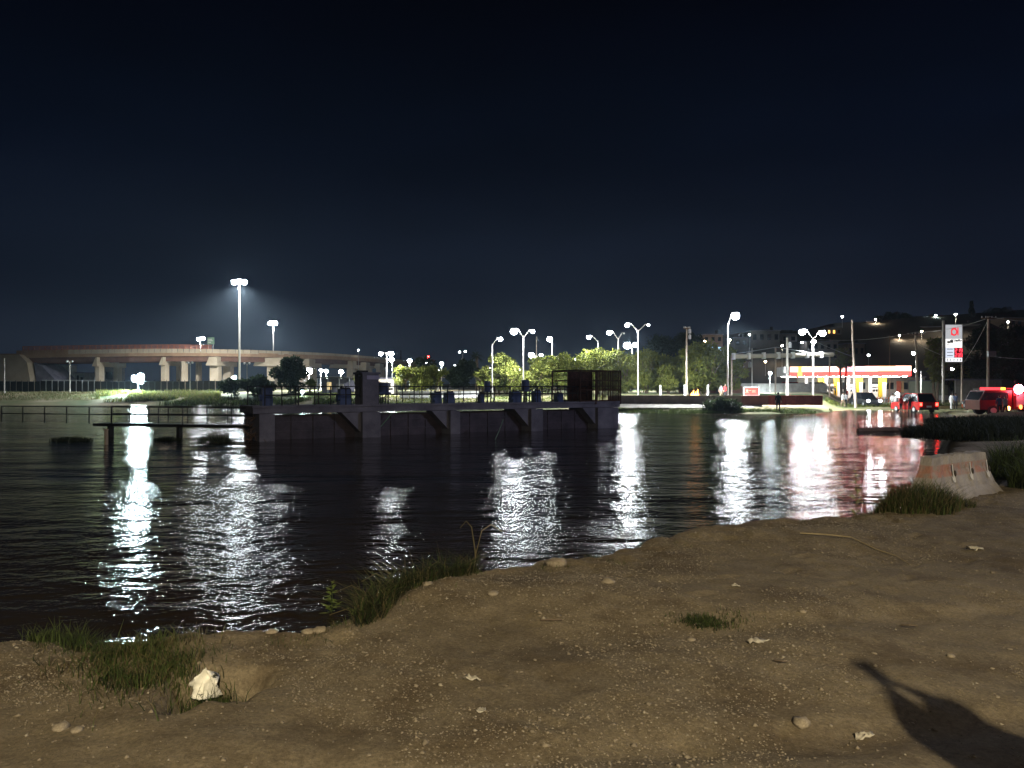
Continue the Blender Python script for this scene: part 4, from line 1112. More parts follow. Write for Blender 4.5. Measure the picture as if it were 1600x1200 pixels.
# small things behind the sluice
x = WX(411, 96); t = thing('white_sign', 'small white square sign on a post by the shore weeds', 'sign', (x, 96, gz(x, 96)))
m = MB(); m.box((0, -.05, 1.55), (.55, .03, .6)); m.build('plate', M['white'], t); m = MB(); m.cyl((0, 0, -.2), (0, 0, 1.8), .04); m.build('post', M['galv'], t)
x = WX(539, 92); t = thing('stop_sign', 'round red sign on a post behind the sluice railing', 'sign', (x, 92, gz(x, 92)))
zc = WZ(615, 92) - gz(x, 92); m = MB(); m.cyl((0, -.06, zc), (0, -.03, zc), .30, n=8); m.build('plate', pm('pinkish_red_plate', (.6, .10, .10), (.65, .13, .12), 3, .5), t); m = MB(); m.box((0, -.07, zc), (.36, .01, .1)); m.build('lettering', M['white'], t); m = MB(); m.cyl((0, 0, -.2), (0, 0, zc + .3), .04); m.build('post', M['galv'], t)
x = WX(525, 108); z0 = gz(x, 108); t = thing('kiosk', 'open roadside kiosk with curved pale roof edge under the small lamps', 'kiosk', (x, 108, z0))
m = MB(); m.tube([(-2.5, -1.6, 1.7), (-2.2, -1.6, 2.05), (-.5, -1.6, 2.25), (2.4, -1.6, 2.2)], .05, n=5); m.build('roof_edge', M['galv'], t)
m = MB(); m.box((0, 0, 2.15), (4.9, 3.1, .12)); m.build('roof', M['black_steel'], t)
m = MB(); m.box((0, 1.4, 1.0), (4.8, .1, 2.1)); m.build('wall', M['conc_dark'], t)
for q in (-2.3, -.8, .8, 2.3): m = MB(); m.cyl((q, -1.5, 0), (q, -1.5, 2.1), .05); m.build('post', M['galv'], t)
m = MB(); m.box((-.65, -1.4, .95), (.6, .12, 1.1)); m.build('lit_menu', em((1, .75, .35), .9), t)
m = MB(); m.box((.9, -1.2, .8), (1.0, .5, .9)); m.build('counter', M['conc'], t)
x = WX(600, 112); z0 = gz(x, 112); t = thing('small_building', 'small pale flat roofed building behind the slim lamp by the tower', 'building', (x, 112, z0))
m = MB(); m.box((0, 0, 1.1), (3.6, 4, 2.3)); m.build('wall', M['conc_pale'], t); m = MB(); m.box((0, 0, 2.32), (3.9, 4.3, .14)); m.build('roof', M['conc_dark'], t); m = MB(); m.box((-.6, -2.02, .95), (.8, .05, 1.8)); m.build('door', M['wood'], t); m = MB(); m.box((.9, -2.02, 1.3), (.9, .05, .7)); m.build('window', M['glass'], t)
x = WX(669, 150); t = thing('signal_mast', 'thin mast with a red light above the dark tree', 'mast', (x, 150, gz(x, 150)))
zt = WZ(560, 150) - gz(x, 150); m = MB(); m.cyl((0, 0, 0), (0, 0, zt), .07); m.build('mast', M['galv'], t); m = MB(); m.ball((0, -.1, zt), (.28, .2, .5), 10, 6); m.build('red_light', em((1, .03, .03), 90), t); m = MB(); m.ball((-.2, -.1, zt - .9), .22, 8, 5); m.build('white_light', em(WHITE, 120), t)
x = WX(626, 240); t = thing('lattice_mast', 'thin dark lattice mast behind the bright willow', 'mast', (x, 240, gz(x, 240)))
zt = WZ(547, 240) - gz(x, 240); m = MB()
for a in range(3): m.cyl((math.cos(a * 2.1) * .5, math.sin(a * 2.1) * .5, 0), (math.cos(a * 2.1) * .15, math.sin(a * 2.1) * .15, zt), .07, n=5)
m.build('leg', M['black_steel'], t); m = MB()
for k in range(12):
    z = zt * k / 12; q = .5 - .35 * k / 12
    for a in range(3): m.cyl((math.cos(a * 2.1) * q, math.sin(a * 2.1) * q, z), (math.cos(a * 2.1 + 2.1) * q, math.sin(a * 2.1 + 2.1) * q, z + zt / 12), .04, n=4)
m.build('bracing', M['black_steel'], t)
# fire behind the low wall
x = WX(1085, 78); z0 = gz(x, 78); fr = thing('bonfire', 'small orange fire burning behind the low wall', 'fire', (x, 78, z0 + .35))
m = MB()
for k in range(6):
    a = k * 1.05; m.cyl((math.cos(a) * .45, math.sin(a) * .4, -.35), (-math.cos(a) * .1, -math.sin(a) * .1, .35), .06, n=6)
m.build('firewood', M['wood'], fr)
for k, (ox, h, w) in enumerate(((-.30, .75, .16), (-.1, 1.0, .18), (.12, .85, .18), (.34, 1.1, .16), (.2, .6, .2), (-.2, .55, .2))):
    m = MB(); m.tube([(ox, 0, .1), (ox + .05, 0, .1 + h * .35), (ox - .03, 0, .1 + h * .7), (ox + .03, 0, .1 + h)], w, .02, 7); m.build('flame', em((1, .36, .08), 14 if k < 4 else 26), fr)
# ================================================================ petrol station
SD = 140.0
gsx = WX(1330, SD); gsz = gz(gsx, SD)
gs = thing('petrol_station', 'petrol station canopy with glowing white and red fascia on white and yellow columns', 'petrol station', (gsx, SD, gsz))
hw = (WX(1424, SD) - WX(1235, SD)) / 2; uz = WZ(588, SD) - gsz; tz = WZ(572.5, SD) - gsz
m = MB(); m.box((0, 4.0, (uz + tz) / 2), (hw * 2 - .3, 7.6, tz - uz - .06)); m.build('canopy', M['white'], gs)
cols_ = [(1235, 1247, 'w'), (1247, 1253, 'y'), (1253, 1286, 'w'), (1286, 1320, 'w'), (1320, 1352, 'p'), (1352, 1372, 'w'), (1372, 1400, 'o'), (1400, 1424, 'w')]
for a, b, c in cols_:
    x0, x1 = WX(a, SD) - gsx, WX(b, SD) - gsx
    sl = (1330 - (a + b) / 2) / 95 * -.12
    m = MB(); m.box(((x0 + x1) / 2, .08, uz + (tz - uz) * .75 + sl), (x1 - x0 - .03, .16, (tz - uz) * .50))
    m.build('fascia_panel', em({'w': (1, .44, .35), 'y': (1, .62, .06), 'p': (1, .40, .46), 'o': (1, .50, .25)}[c], 6.0 if c == 'w' else 4.0), gs)
    m = MB(); m.box(((x0 + x1) / 2, .06, uz + (tz - uz) * .25 + sl), (x1 - x0 - .03, .14, (tz - uz) * .48))
    m.build('fascia_stripe', em((1, .035, .03) if c != 'y' else (1, .45, .04), 8.0), gs)
for k in range(12):
    for y in (.62, 3.2, 6.2):
        m = MB(); m.box((-hw + hw * 2 * (k + .5) / 12, y, uz - .02), (.62, .62, .04)); m.build('ceiling_light', em((1, .97, .92), 130), gs)
for px, w, c in ((1266.5, 3.2, 'w'), (1290, 8.5, 'y'), (1298, 4, 'w'), (1315.5, 9, 'y'), (1333, 4, 'w'), (1350, 10, 'y'), (1367.5, 3.5, 'w'), (1387, 10.5, 'y')):
    x = WX(px, SD) - gsx; ww = w / F * SD
    m = MB(); m.box((x, 2.0, uz / 2 - .02), (ww, .55 if c == 'y' else .35, uz - .05))
    if c == 'w': m.build('column', M['white'], gs)
    else:
        o = m.build('column', M['yellow'], gs); m = MB(); m.box((x + ww * .18, 1.7, uz * .38), (ww * .55, .06, uz * .70)); m.build('white_panel', M['white'], o)
m = MB(); m.box((0, 3.8, .06), (hw * 1.9, 7.0, .16)); m.build('forecourt_slab', M['conc_pale'], gs)
pump0 = thing('fuel_pump', 'white fuel pump at the dark window end of the forecourt', 'fuel pump', (WX(1278, SD), SD + 2.6, gsz + .14), 0, 'fuel pumps under the canopy')
m = MB(); m.box((0, 0, .95), (1.05, .6, 1.9)); m.box((0, 0, 2.35), (1.5, .5, .5)); m.build('cabinet', M['white'], pump0)
m = MB(); m.box((-.25, -.31, 1.35), (.34, .03, .42)); m.box((.25, -.31, 1.35), (.34, .03, .42)); m.build('display', M['glass'], pump0)
for q in (-.58, .58):
    m = MB(); m.tube([(q, -.2, 1.5), (q * 1.25, -.3, 1.0), (q * 1.2, -.3, .5), (q, -.25, .9)], .025, n=5); m.build('hose', M['black_steel'], pump0)
m = MB(); m.box((-.55, 0, 1.9), (.09, .4, .9)); m.box((.55, 0, 1.9), (.09, .4, .9)); m.build('post', M['galv'], pump0)
for px, lab in ((1306, 'white fuel pump between the first and second yellow columns'), (1341, 'white fuel pump between the second and third yellow columns'), (1377, 'white fuel pump between the third and fourth yellow columns')):
    dup(pump0, (WX(px, SD), SD + 2.6, gsz + .14), 0, lab)
sh = thing('shop_building', 'low grey station shop with dark windows behind the canopy', 'building', (WX(1345, 152), 152, gz(WX(1345, 152), 152)))
sw = WX(1440, 152) - WX(1240, 152); shh = 4.1
m = MB(); m.box((0, 2.5, shh / 2), (sw, 5, shh)); m.build('wall', M['conc'], sh)
m = MB(); m.box((0, 2.5, shh + .1), (sw + .4, 5.4, .2)); m.build('roof', M['conc_dark'], sh)
for k in range(9):
    m = MB(); m.box((-sw / 2 + sw * (k + .5) / 9, -.03, 2.35), (sw / 9 * .62, .06, 1.4)); f = m.build('window', M['black_steel'], sh)
    m = MB(); m.box((-sw / 2 + sw * (k + .5) / 9, -.07, 2.35), (sw / 9 * .54, .03, 1.25)); m.build('pane', M['glass'], f)
m = MB(); m.box((WX(1404, 152) - WX(1345, 152), -.1, 2.2), (.9, .1, 2.3)); m.build('poster', pm('red_poster', (.50, .10, .07), (.58, .14, .08), 2, .6), sh)
m = MB(); m.box((WX(1410, 152) - WX(1345, 152), -.1, 2.2), (.45, .1, 2.3)); m.build('poster', pm('tan_poster', (.45, .30, .16), (.5, .35, .2), 2, .6), sh)
# price sign
d = 100; sxx = WX(1474, d); sz = gz(sxx, d)
ps = thing('price_sign', 'tall lit petrol price sign with red ring emblem and red digits', 'sign', (sxx, d, sz))
zt = WZ(501, d) - sz; x2 = WX(1503, d) - sxx
m = MB(); m.cyl((0, 0, 0), (0, 0, zt), .17, .17, 10); m.build('post', M['pole_paint'], ps)
m = MB(); m.cyl((x2, 0, 0), (x2, 0, WZ(506, d) - sz), .13, .13, 10); m.build('post', M['pole_conc'], ps)
z0, z1 = WZ(566, d) - sz, WZ(507, d) - sz
pw = x2 - .25; pc = x2 / 2 + .04
m = MB(); m.box((pc, 0, (z0 + z1) / 2), (pw, .4, z1 - z0)); m.build('sign_case', M['galv'], ps)
fh = z1 - z0
def sface(a, b, mat, name, x0=0., x1=1., y=-.215):
    m = MB(); m.box((pc - pw / 2 + pw * (x0 + x1) / 2, y, z1 - fh * (a + b) / 2), (pw * (x1 - x0) - .03, .03, fh * (b - a) - .03)); return m.build(name, mat, ps)
sface(.01, .38, em((.80, .82, .86), .62), 'emblem_panel'); sface(.38, .62, em((1, .98, .95), 1.3), 'text_panel'); sface(.62, .88, em((.80, .86, 1), 1.0), 'price_panel', 0, .52); sface(.62, .88, em((.35, .0, .01), .35), 'price_panel', .52, 1); sface(.88, .99, em((.95, .97, 1), 1.3), 'base_panel')
redm = em((1, .03, .05), 1.1); ex = pc + pw * .05; ez = z1 - fh * .20
m = MB()
ring = [(math.cos(a), math.sin(a)) for a in np.linspace(0, 2 * math.pi, 17)[:-1]]
for k in range(16):
    (c0, s0), (c1, s1) = ring[k], ring[(k + 1) % 16]
    ro, ri, sq = .44, .26, 1.25
    m.add([(ex - .1 + c0 * ro, -.245, ez + s0 * ro * sq), (ex - .1 + c1 * ro, -.245, ez + s1 * ro * sq), (ex - .1 + c1 * ri, -.245, ez + s1 * ri * sq), (ex - .1 + c0 * ri, -.245, ez + s0 * ri * sq)], [(0, 1, 2, 3)])
m.box((ex + .42, -.24, ez + .06), (.15, .02, 1.05)); m.box((ex - .1, -.24, ez + .52), (.62, .02, .10)); m.box((ex - .46, -.24, ez - .05), (.10, .02, .8))
m.build('emblem', redm, ps)
m = MB(); dk = M['black_steel']
for k, (ox, w, h, zz_) in enumerate([(-.32, .16, .30, .47), (-.14, .18, .42, .45), (.05, .05, .2, .44), (.16, .13, .22, .43), (.30, .12, .24, .42), (.42, .06, .2, .43), (-.05, .3, .05, .405), (-.36, .04, .25, .54), (.28, .3, .04, .46)]):
    m.box((pc + ox * pw, -.24, z1 - fh * zz_), (w * pw, .02, h * .9))
m.build('lettering', pm('grey_print', (.10, .10, .13), (.14, .14, .17), 3, .6), ps)
m = MB()
for k in range(3): m.box((pc - pw * .24, -.24, z1 - fh * (.655 + .085 * k)), (pw * .34, .02, .08))
for k in range(5): m.box((pc - pw * .38 + k * pw * .19, -.24, z1 - fh * .935), (pw * .035, .02, .34))
m.build('lettering', bpy.data.materials['grey_print'], ps)
SEG = {'2': 'abged', '1': 'bc', '0': 'abcdef', '7': 'abc', '5': 'afgcd', '3': 'abgcd', '9': 'abfgcd'}
def digit(ch, x, z, w, h):
    m = MB(); t = .07
    P = {'a': ((x, z + h / 2), (w, t)), 'g': ((x, z), (w, t)), 'd': ((x, z - h / 2), (w, t)), 'f': ((x - w / 2, z + h / 4), (t, h / 2)), 'b': ((x + w / 2, z + h / 4), (t, h / 2)), 'e': ((x - w / 2, z - h / 4), (t, h / 2)), 'c': ((x + w / 2, z - h / 4), (t, h / 2))}
    for s in SEG[ch]:
        (cx_, cz_), (w_, h_) = P[s]; m.box((cx_, -.245, cz_), (w_, .02, h_))
    m.build('digit', em((1, .05, .08), 3.0), ps)
for row, txt in enumerate(('219', '239')):
    for k, ch in enumerate(txt): digit(ch, pc + pw * (.12 + .155 * k), z1 - fh * (.69 + .125 * row), pw * .10, fh * .085)
# kerbed planter at the sign foot
pl = thing('kerbed_planter', 'planter island with pale kerb blocks around the price sign foot', 'planter', (WX(1474, 80), 80, gz(WX(1474, 80), 80)))
for k in range(7):
    m = MB(); m.box((-1.0 + k * .52, 0, .12), (.48, .22, .42)); m.build('kerb_block', pm('cream_kerb', (.62, .48, .30), (.68, .54, .36), 3, .8) if k == 0 else bpy.data.materials['cream_kerb'], pl)
m = MB(); m.box((.6, 1.2, .12), (3.5, 2.1, .36)); m.build('soil', M['hill'], pl)
o = blades('planter_grass', [(random.uniform(-1, 2.2), random.uniform(.3, 2.1), .3) for _ in range(500)], .5, .05, [M['blade'], M['leaf_olive']], .8, pl)
# ================================================================ vehicles
def car(label, px, d, rz, paint, head=0, tail=0, L=4.5, Wd=1.8, H=1.5, kind='car', z=None):
    x = WX(px, d); zb = gz(x, d) if z is None else z
    t = thing('parked_car', label, kind, (x, d, max(zb, -.25)), rz, 'cars on the flooded road')
    h = L / 2; sh_ = H * .58
    prof = [(-h, .28), (-h, sh_ * .95), (-h + .12, sh_), (h * .38, sh_), (h * .96, sh_ * .86), (h, sh_ * .6), (h, .28)]
    m = MB(); m.prism(prof, -Wd / 2, Wd / 2); m.build('body', M[paint], t)
    m = MB(); b0, b1, t0, t1 = -h * .93, h * .42, -h * .72, h * .10
    y0, y1 = Wd / 2 - .05, Wd / 2 - .2
    m.add([(b0, -y0, sh_), (b1, -y0, sh_), (b1, y0, sh_), (b0, y0, sh_), (t0, -y1, H), (t1, -y1, H), (t1, y1, H), (t0, y1, H)], [(0, 1, 5, 4), (1, 2, 6, 5), (2, 3, 7, 6), (3, 0, 4, 7)]); m.build('window', M['glass'], t)
    m = MB(); m.box(((t0 + t1) / 2, 0, H + .02), (t1 - t0 + .05, y1 * 2 + .05, .06))
    for (xa, xb) in ((b0, t0), (b1, t1)):
        for s in (-1, 1): m.cyl((xa, s * y0, sh_), (xb, s * y1, H), .04, n=5)
    m.build('roof', M[paint], t)
    for sx_ in (-h * .62, h * .62):
        for sy in (-1, 1):
            m = MB(); m.cyl((sx_, sy * (Wd / 2 - .18), .32), (sx_, sy * (Wd / 2 + .01), .32), .32, n=14); w_ = m.build('wheel', M['tyre'], t)
            m = MB(); m.cyl((sx_, sy * (Wd / 2), .32), (sx_, sy * (Wd / 2 + .025), .32), .19, n=10); m.build('rim', M['galv'], w_)
    for sy in (-1, 1):
        m = MB(); m.ball((h + .0, sy * Wd * .38, sh_ * .74), (.07, .17, .13), 10, 6); m.build('headlight', em((.93, .97, 1), head) if head else M['white'], t)
        m = MB(); m.box((-h - .01, sy * Wd * .42, sh_ * .78), (.05, .22, .30)); m.build('tail_light', em((1, .03, .02), tail) if tail else M['red'], t)
    m = MB(); m.box((h + .01, 0, .38), (.12, Wd * .98, .2)); m.box((-h - .01, 0, .38), (.12, Wd * .98, .2)); m.build('bumper', M['car_dark'], t)
    m = MB(); m.box((-h - .05, 0, .62), (.03, .5, .16)); m.build('number_plate', M['white'], t)
    return t
car('dark car facing the water with both headlights dazzling', 1352, 90, R(-90), 'car_dark', head=150, H=1.65, Wd=1.85)
car('red four wheel drive seen from behind in the shallow flood', 1428, 74, R(95), 'car_red', tail=16, L=4.6, Wd=1.95, H=1.85, z=.0)
car('white car parked beside the first pump', 1281, 132, R(10), 'car_white', H=1.5)
car('small red car parked behind the wall end painted with red light', 1241, 118, R(0), 'car_red', H=1.5)
car('dark car standing by the white motorcycle headlight', 1530, 78, R(80), 'car_dark', tail=22, z=gz(WX(1530, 78), 78))
car('pale car standing under the low dark trees by the bridge', 377, 124, R(15), 'car_white')
# striped barricades
for k, (px, d, lab) in enumerate([(1255, 120, 'orange striped barricade behind the wall end painted with red light'), (1275, 122, 'white striped barricade beside the first white column'), (1376, 92, 'orange striped barricade to the side of the headlights'), (1389, 92, 'second striped barricade near the group of people')]):
    x = WX(px, d); t = thing('traffic_barricade', lab, 'barricade', (x, d, gz(x, d)), R(8 * (k - 1)), 'striped traffic barricades')
    for q in (.55, .95):
        m = MB(); m.box((0, 0, q), (1.6, .05, .26)); b = m.build('board', M['white'], t)
        for s in range(4):
            m = MB(); x0 = -.7 + s * .42; m.add([(x0, -.032, q - .125), (x0 + .2, -.032, q - .125), (x0 + .36, -.032, q + .125), (x0 + .16, -.032, q + .125)], [(0, 1, 2, 3)]); m.build('stripe', M['orange'], b)
    m = MB()
    for s in (-.65, .65): m.cyl((s, -.3, 0), (s, 0, 1.1), .03, n=5); m.cyl((s, .3, 0), (s, 0, 1.1), .03, n=5)
    m.build('leg', M['galv'], t)
for k, (px, d, lab) in enumerate([(1369, 95, 'orange traffic cone in front of the station shop'), (1396, 95, 'orange traffic cone beside the white balloon lamp'), (1444, 98, 'red and white cone behind the red vehicle'), (1453, 98, 'second red and white cone behind the red vehicle'), (1505, 80, 'orange cone beside the motorcycle headlight')]):
    x = WX(px, d); t = thing('traffic_cone', lab, 'traffic cone', (x, d, gz(x, d)), 0, 'traffic cones by the road')
    s = 1.25 if k in (2, 3) else 1.0
    m = MB(); m.cyl((0, 0, .04), (0, 0, .9 * s), .20, .035, 12); m.build('cone', M['orange'], t); m = MB(); m.cyl((0, 0, .45 * s), (0, 0, .62 * s), .125, .098, 12); m.build('white_band', M['white'], t); m = MB(); m.box((0, 0, .02), (.5, .5, .05)); m.build('base', M['black_steel'], t)
x = WX(1402, 80); t = thing('balloon_lamp', 'round white work lamp on a stand beside the people', 'lamp', (x, 80, gz(x, 80)))
zb = WZ(617, 80) - gz(x, 80); m = MB(); m.cyl((0, 0, 0), (0, 0, zb), .04); m.build('stand', M['galv'], t); m = MB(); m.ball((0, 0, zb), (.2, .2, .3), 12, 8); m.build('lens', em(WHITE, 30), t)
# motorcycle with its headlight on
x = WX(1516, 74); z0 = max(gz(x, 74), 0); mc = thing('motorcycle', 'motorcycle with a round white headlight facing the flood', 'motorcycle', (x, 74, z0), R(-96))
for q in (-.65, .65):
    m = MB()
    for k in range(16):
        a0, a1 = k * math.pi / 8, (k + 1) * math.pi / 8
        m.cyl((q + math.cos(a0) * .29, 0, .30 + math.sin(a0) * .29), (q + math.cos(a1) * .29, 0, .30 + math.sin(a1) * .29), .05, n=5)
    m.build('wheel', M['tyre'], mc)
m = MB(); m.tube([(-.65, 0, .3), (-.2, 0, .45), (.3, 0, .5), (.45, 0, .85), (.65, 0, .3)], .045, n=6); m.ball((0, 0, .42), (.28, .15, .18)); m.build('frame', M['black_steel'], mc)
m = MB(); m.ball((.15, 0, .80), (.28, .15, .13)); m.build('tank', M['red'], mc); m = MB(); m.box((-.35, 0, .78), (.6, .24, .1)); m.build('seat', M['black_steel'], mc)
m = MB(); m.tube([(.38, -.35, 1.02), (.45, 0, .95), (.38, .35, 1.02)], .02, n=5); m.build('handlebar', M['black_steel'], mc)
m = MB(); m.ball((.58, 0, .85), (.09, .13, .13), 10, 6); m.build('headlight', em(WHITE, 330), mc)
# fire truck
x = WX(1578, 63); z0 = max(gz(x, 63), .1); ft = thing('fire_truck', 'dark fire truck with red lit roof bar and glowing red beacon', 'fire truck', (x - .5, 63, z0), R(-4))
m = MB(); m.box((2.9, 0, 1.55), (5.6, 2.3, 1.9)); m.build('body', pm('dull_red_paint', (.06, .006, .008), (.09, .009, .010), 2, .35), ft)
m = MB(); m.prism([(-2.6, .55), (-2.6, 1.45), (-2.15, 2.45), (.0, 2.45), (.0, .55)], -1.12, 1.12); m.build('cab', bpy.data.materials['dull_red_paint'], ft)
m = MB(); m.add([(-2.5, -1.13, 1.5), (-.3, -1.13, 1.5), (-.3, -1.13, 2.25), (-2.15, -1.13, 2.25)], [(0, 1, 2, 3)]); m.add([(-2.62, -1.0, 1.5), (-2.62, 1.0, 1.5), (-2.25, 1.0, 2.3), (-2.25, -1.0, 2.3)], [(0, 3, 2, 1)]); m.build('window', M['glass'], ft)
for k in range(4):
    m = MB(); m.box((.9 + k * 1.3, -1.16, 1.5), (1.15, .05, 1.3)); s = m.build('roller_shutter', M['galv'], ft)
    m = MB(); m.box((.9 + k * 1.3, -1.2, .95), (.3, .03, .05)); m.build('handle', M['black_steel'], s)
for xq in (-1.5, 2.2, 4.0):
    for sy in (-1, 1):
        m = MB(); m.cyl((xq, sy * .85, .48), (xq, sy * 1.14, .48), .48, n=16); w_ = m.build('wheel', M['tyre'], ft); m = MB(); m.cyl((xq, sy * 1.12, .48), (xq, sy * 1.17, .48), .26, n=10); m.build('rim', M['galv'], w_)
m = MB(); m.box((-1.1, -.2, 2.60), (1.7, .5, .26)); lb = m.build('light_bar', em((1, .05, .06), 2.6), ft)
m = MB(); m.box((-.35, -.47, 2.60), (.34, .08, .24)); m.build('amber_light', em((1, .42, .04), 6), lb)
m = MB(); m.box((1.0, -.2, 2.62), (1.6, .4, .14)); m.build('red_strip', em((1, .04, .05), .9), ft)
ft.scale = (1, 1, .86)
m = MB(); m.ball((WX(1594, 61.3) - x + .5, -1.7, (WZ(608, 61.3) - z0) / .86), (.34, .3, .46), 14, 8); m.build('beacon', em((1, .10, .14), 130), ft)
m = MB(); m.tube([(WX(1594, 61.3) - x + .5, -1.0, 1.9), (WX(1594, 61.3) - x + .5, -1.6, 1.9), (WX(1594, 61.3) - x + .5, -1.7, (WZ(608, 61.3) - z0) / .86 - .35)], .05); m.build('beacon_stem', M['black_steel'], ft)
for px_, py_, c in ((1580, 638, (1, .55, .15)), (1598, 636, (1, .16, .04))):
    m = MB(); m.ball((WX(px_, 61.6) - x + .5, -1.25, (WZ(py_, 61.6) - z0) / .86), (.13, .08, .22), 10, 6); m.build('marker_light', em(c, 9), ft)
# yard building behind the motorcycle
d = 108; x = WX(1528, d); t = thing('yard_building', 'grey panelled yard building behind the motorcycle and pole', 'building', (x, d, gz(x, d)))
w = WX(1562, d) - WX(1490, d); h = WZ(594, d) - gz(x, d)
for k in range(9):
    m = MB(); m.box((-w / 2 + w * (k + .5) / 9, 0, h / 2), (w / 9 - .05, .3, h)); m.build('wall_panel', M['conc'], t)
m = MB(); m.box((0, 3, h + .1), (w + .3, 6.5, .2)); m.build('roof', M['conc_dark'], t)
m = MB(); m.box((-w * .02, -.17, 1.0), (1.4, .06, 2.0)); m.build('door', M['white'], t)
x = WX(1462, 112); t = thing('green_shed', 'pale green shed wall seen behind the olive tree', 'shed', (x, 114, gz(x, 114)))
m = MB(); m.box((0, 0, 1.5), (4.4, 3, 3.2)); m.build('wall', pm('pale_green_wall', (.28, .33, .24), (.34, .38, .29), 2, .8), t); m = MB(); m.box((0, 0, 3.18), (4.7, 3.3, .14)); m.build('roof', M['conc_dark'], t); m = MB(); m.box((1.0, -1.52, .6), (2.4, .06, .7)); m.build('white_plinth', M['white'], t)
# ================================================================ hillside houses
HM = {'a': pm('house_plaster_dim', (.09, .082, .075), (.12, .11, .10), .5, .9), 'b': pm('house_plaster_grey', (.14, .132, .125), (.18, .17, .16), .5, .9), 'c': pm('house_plaster_warm', (.14, .10, .075), (.18, .13, .10), .5, .9)}
def house(px, py_top, w_px, h_m, d, mk, label, lit=None, nwin=3, floors=2):
    x = WX(px, d); zt = WZ(py_top, d); w = w_px / F * d
    z0 = zt - h_m
    t = thing('hillside_house', label, 'house', (x, d, z0), random.uniform(-.12, .12), 'houses on the dark hill')
    m = MB(); m.box((0, 3, h_m / 2 - 1.5), (w, 6, h_m + 3)); m.build('wall', HM[mk], t)
    m = MB(); m.box((0, 3, h_m + .1), (w + .5, 6.5, .22)); rf = m.build('roof', M['conc_dark'], t)
    m = MB(); m.cyl((w * .3, 3, h_m + .2), (w * .3, 3, h_m + 1.4), .5, n=10); m.build('water_tank', M['black_steel'], rf)
    k2 = 0
    for fl in range(floors):
        for k in range(nwin):
            xx = -w / 2 + w * (k + .5) / nwin; zz_ = h_m * (fl + .55) / floors
            m = MB(); m.box((xx, -.03, zz_), (w / nwin * .5, .08, h_m / floors * .42)); f = m.build('window', M['black_steel'], t)
            m = MB(); m.box((xx, -.08, zz_), (w / nwin * .42, .04, h_m / floors * .36))
            L = lit.get((fl, k)) if lit else None
            m.build('pane', em(*L) if L else M['glass'], f)
    m = MB(); m.box((w * .1, -.04, h_m * .14), (.9, .08, h_m * .28)); m.build('door', M['wood'], t)
    return t
BLU = ((.55, .85, 1), 1.6); ORA = ((1, .55, .16), 2.2)
house(1114, 523, 30, 5.4, 205, 'c', 'house on the hill glowing with pale blue light strips', {(0, 1): BLU, (0, 2): BLU, (0, 0): ((1, .8, .6), 1.4)}, 3, 2)
house(1196, 517, 44, 8.0, 215, 'a', 'broad dark flat roofed house above the white pipe', None, 4, 2)
house(1158, 528, 22, 6.0, 210, 'a', 'narrow dark house behind the tall single lamp', None, 2, 2)
house(1233, 522, 24, 6.0, 222, 'b', 'grey cube house above the stout pale pole', None, 2, 2)
house(1303, 512, 24, 5.6, 225, 'b', 'house with a bright orange lit window high on the hill', {(1, 0): ORA, (1, 1): ((1, .48, .10), 2.6)}, 3, 2)
house(1285, 534, 48, 6.0, 205, 'b', 'grey terraced house between the twin station lamp and the leaning pole', None, 5, 2)
house(1338, 537, 26, 5, 208, 'c', 'dim low house behind the leaning wooden pole', None, 3, 1)
house(1372, 503, 40, 5, 240, 'c', 'brown house on the crest lit by a lamp at its corner', None, 4, 1)
house(1412, 519, 34, 5.5, 225, 'a', 'dark house on the slope above the cross arm pole', None, 3, 2)
house(1456, 496, 26, 4.2, 240, 'b', 'small pale teal house on the crest left of the price sign lamp', {(0, 2): ((.75, 1, .95), 2.2), (0, 1): ((.4, .6, .6), .35)}, 3, 1)
house(1455, 511, 28, 4.5, 225, 'a', 'dark house below the teal house on the slope', {(0, 2): ((.9, .9, .9), .7)}, 3, 1)
house(1518, 507, 26, 5.5, 225, 'b', 'dim house beside the cypress spire', None, 3, 2)
house(1588, 497, 40, 6, 220, 'c', 'dim brown house at the high end of the hill', None, 4, 2)
house(1590, 536, 44, 5, 190, 'a', 'dark house low on the slope over the fire truck', None, 4, 1)
for k, (px, py, d, L, c, lab) in enumerate([(1316, 495, 232, 60, WHITE, 'small white lamp just above the leaning wooden pole'), (1368, 499, 236, 126, (1, .85, .6), 'warm lamp at the corner of the brown crest house'), (1462, 493, 238, 126, (.8, 1, .95), 'cool lamp over the teal crest house'), (1493, 491, 215, 156, (1, .95, .8), 'lamp on a short post over the top of the price sign'),
                                           (1101, 533, 203, 45, (1, .7, .4), 'warm porch lamp beside the blue lit house'), (1253, 535, 206, 36, WHITE, 'tiny lamp on the slope under the twin station lamp'), (1357, 555, 190, 39, WHITE, 'tiny lamp low on the slope above the canopy'), (1488, 576, 150, 78, WHITE, 'small lamp hanging under the price sign panel'),
                                           (1530, 572, 150, 99, WHITE, 'small lamp between the price sign and the tall pole'), (1196, 565, 190, 48, (1, .7, .45), 'warm lamp under the white pipe'), (1171, 523, 214, 30, WHITE, 'pair of tiny lights on the dark broad house')]):
    lamp(px, d, py + 3, [(px, py, L, .30)], lab, r=.06, col=c, group='small lamps on the hill')
for px, py, d, lab in ((1140, 531, 200, 'small lamp on the hill between the blue lit house and the tall lamp'), (1222, 540, 198, 'small lamp below the grey cube house'), (1405, 524, 216, 'small lamp before the dark slope house'), (1440, 518, 214, 'small lamp beneath the teal crest house'), (1575, 503, 210, 'small lamp at the dim brown house on the high end')):
    lamp(px, d, py + 3, [(px, py, 104.0, .26, (1, .88, .68))], lab, r=.06, group='small lamps on the hill', pw=1.4)
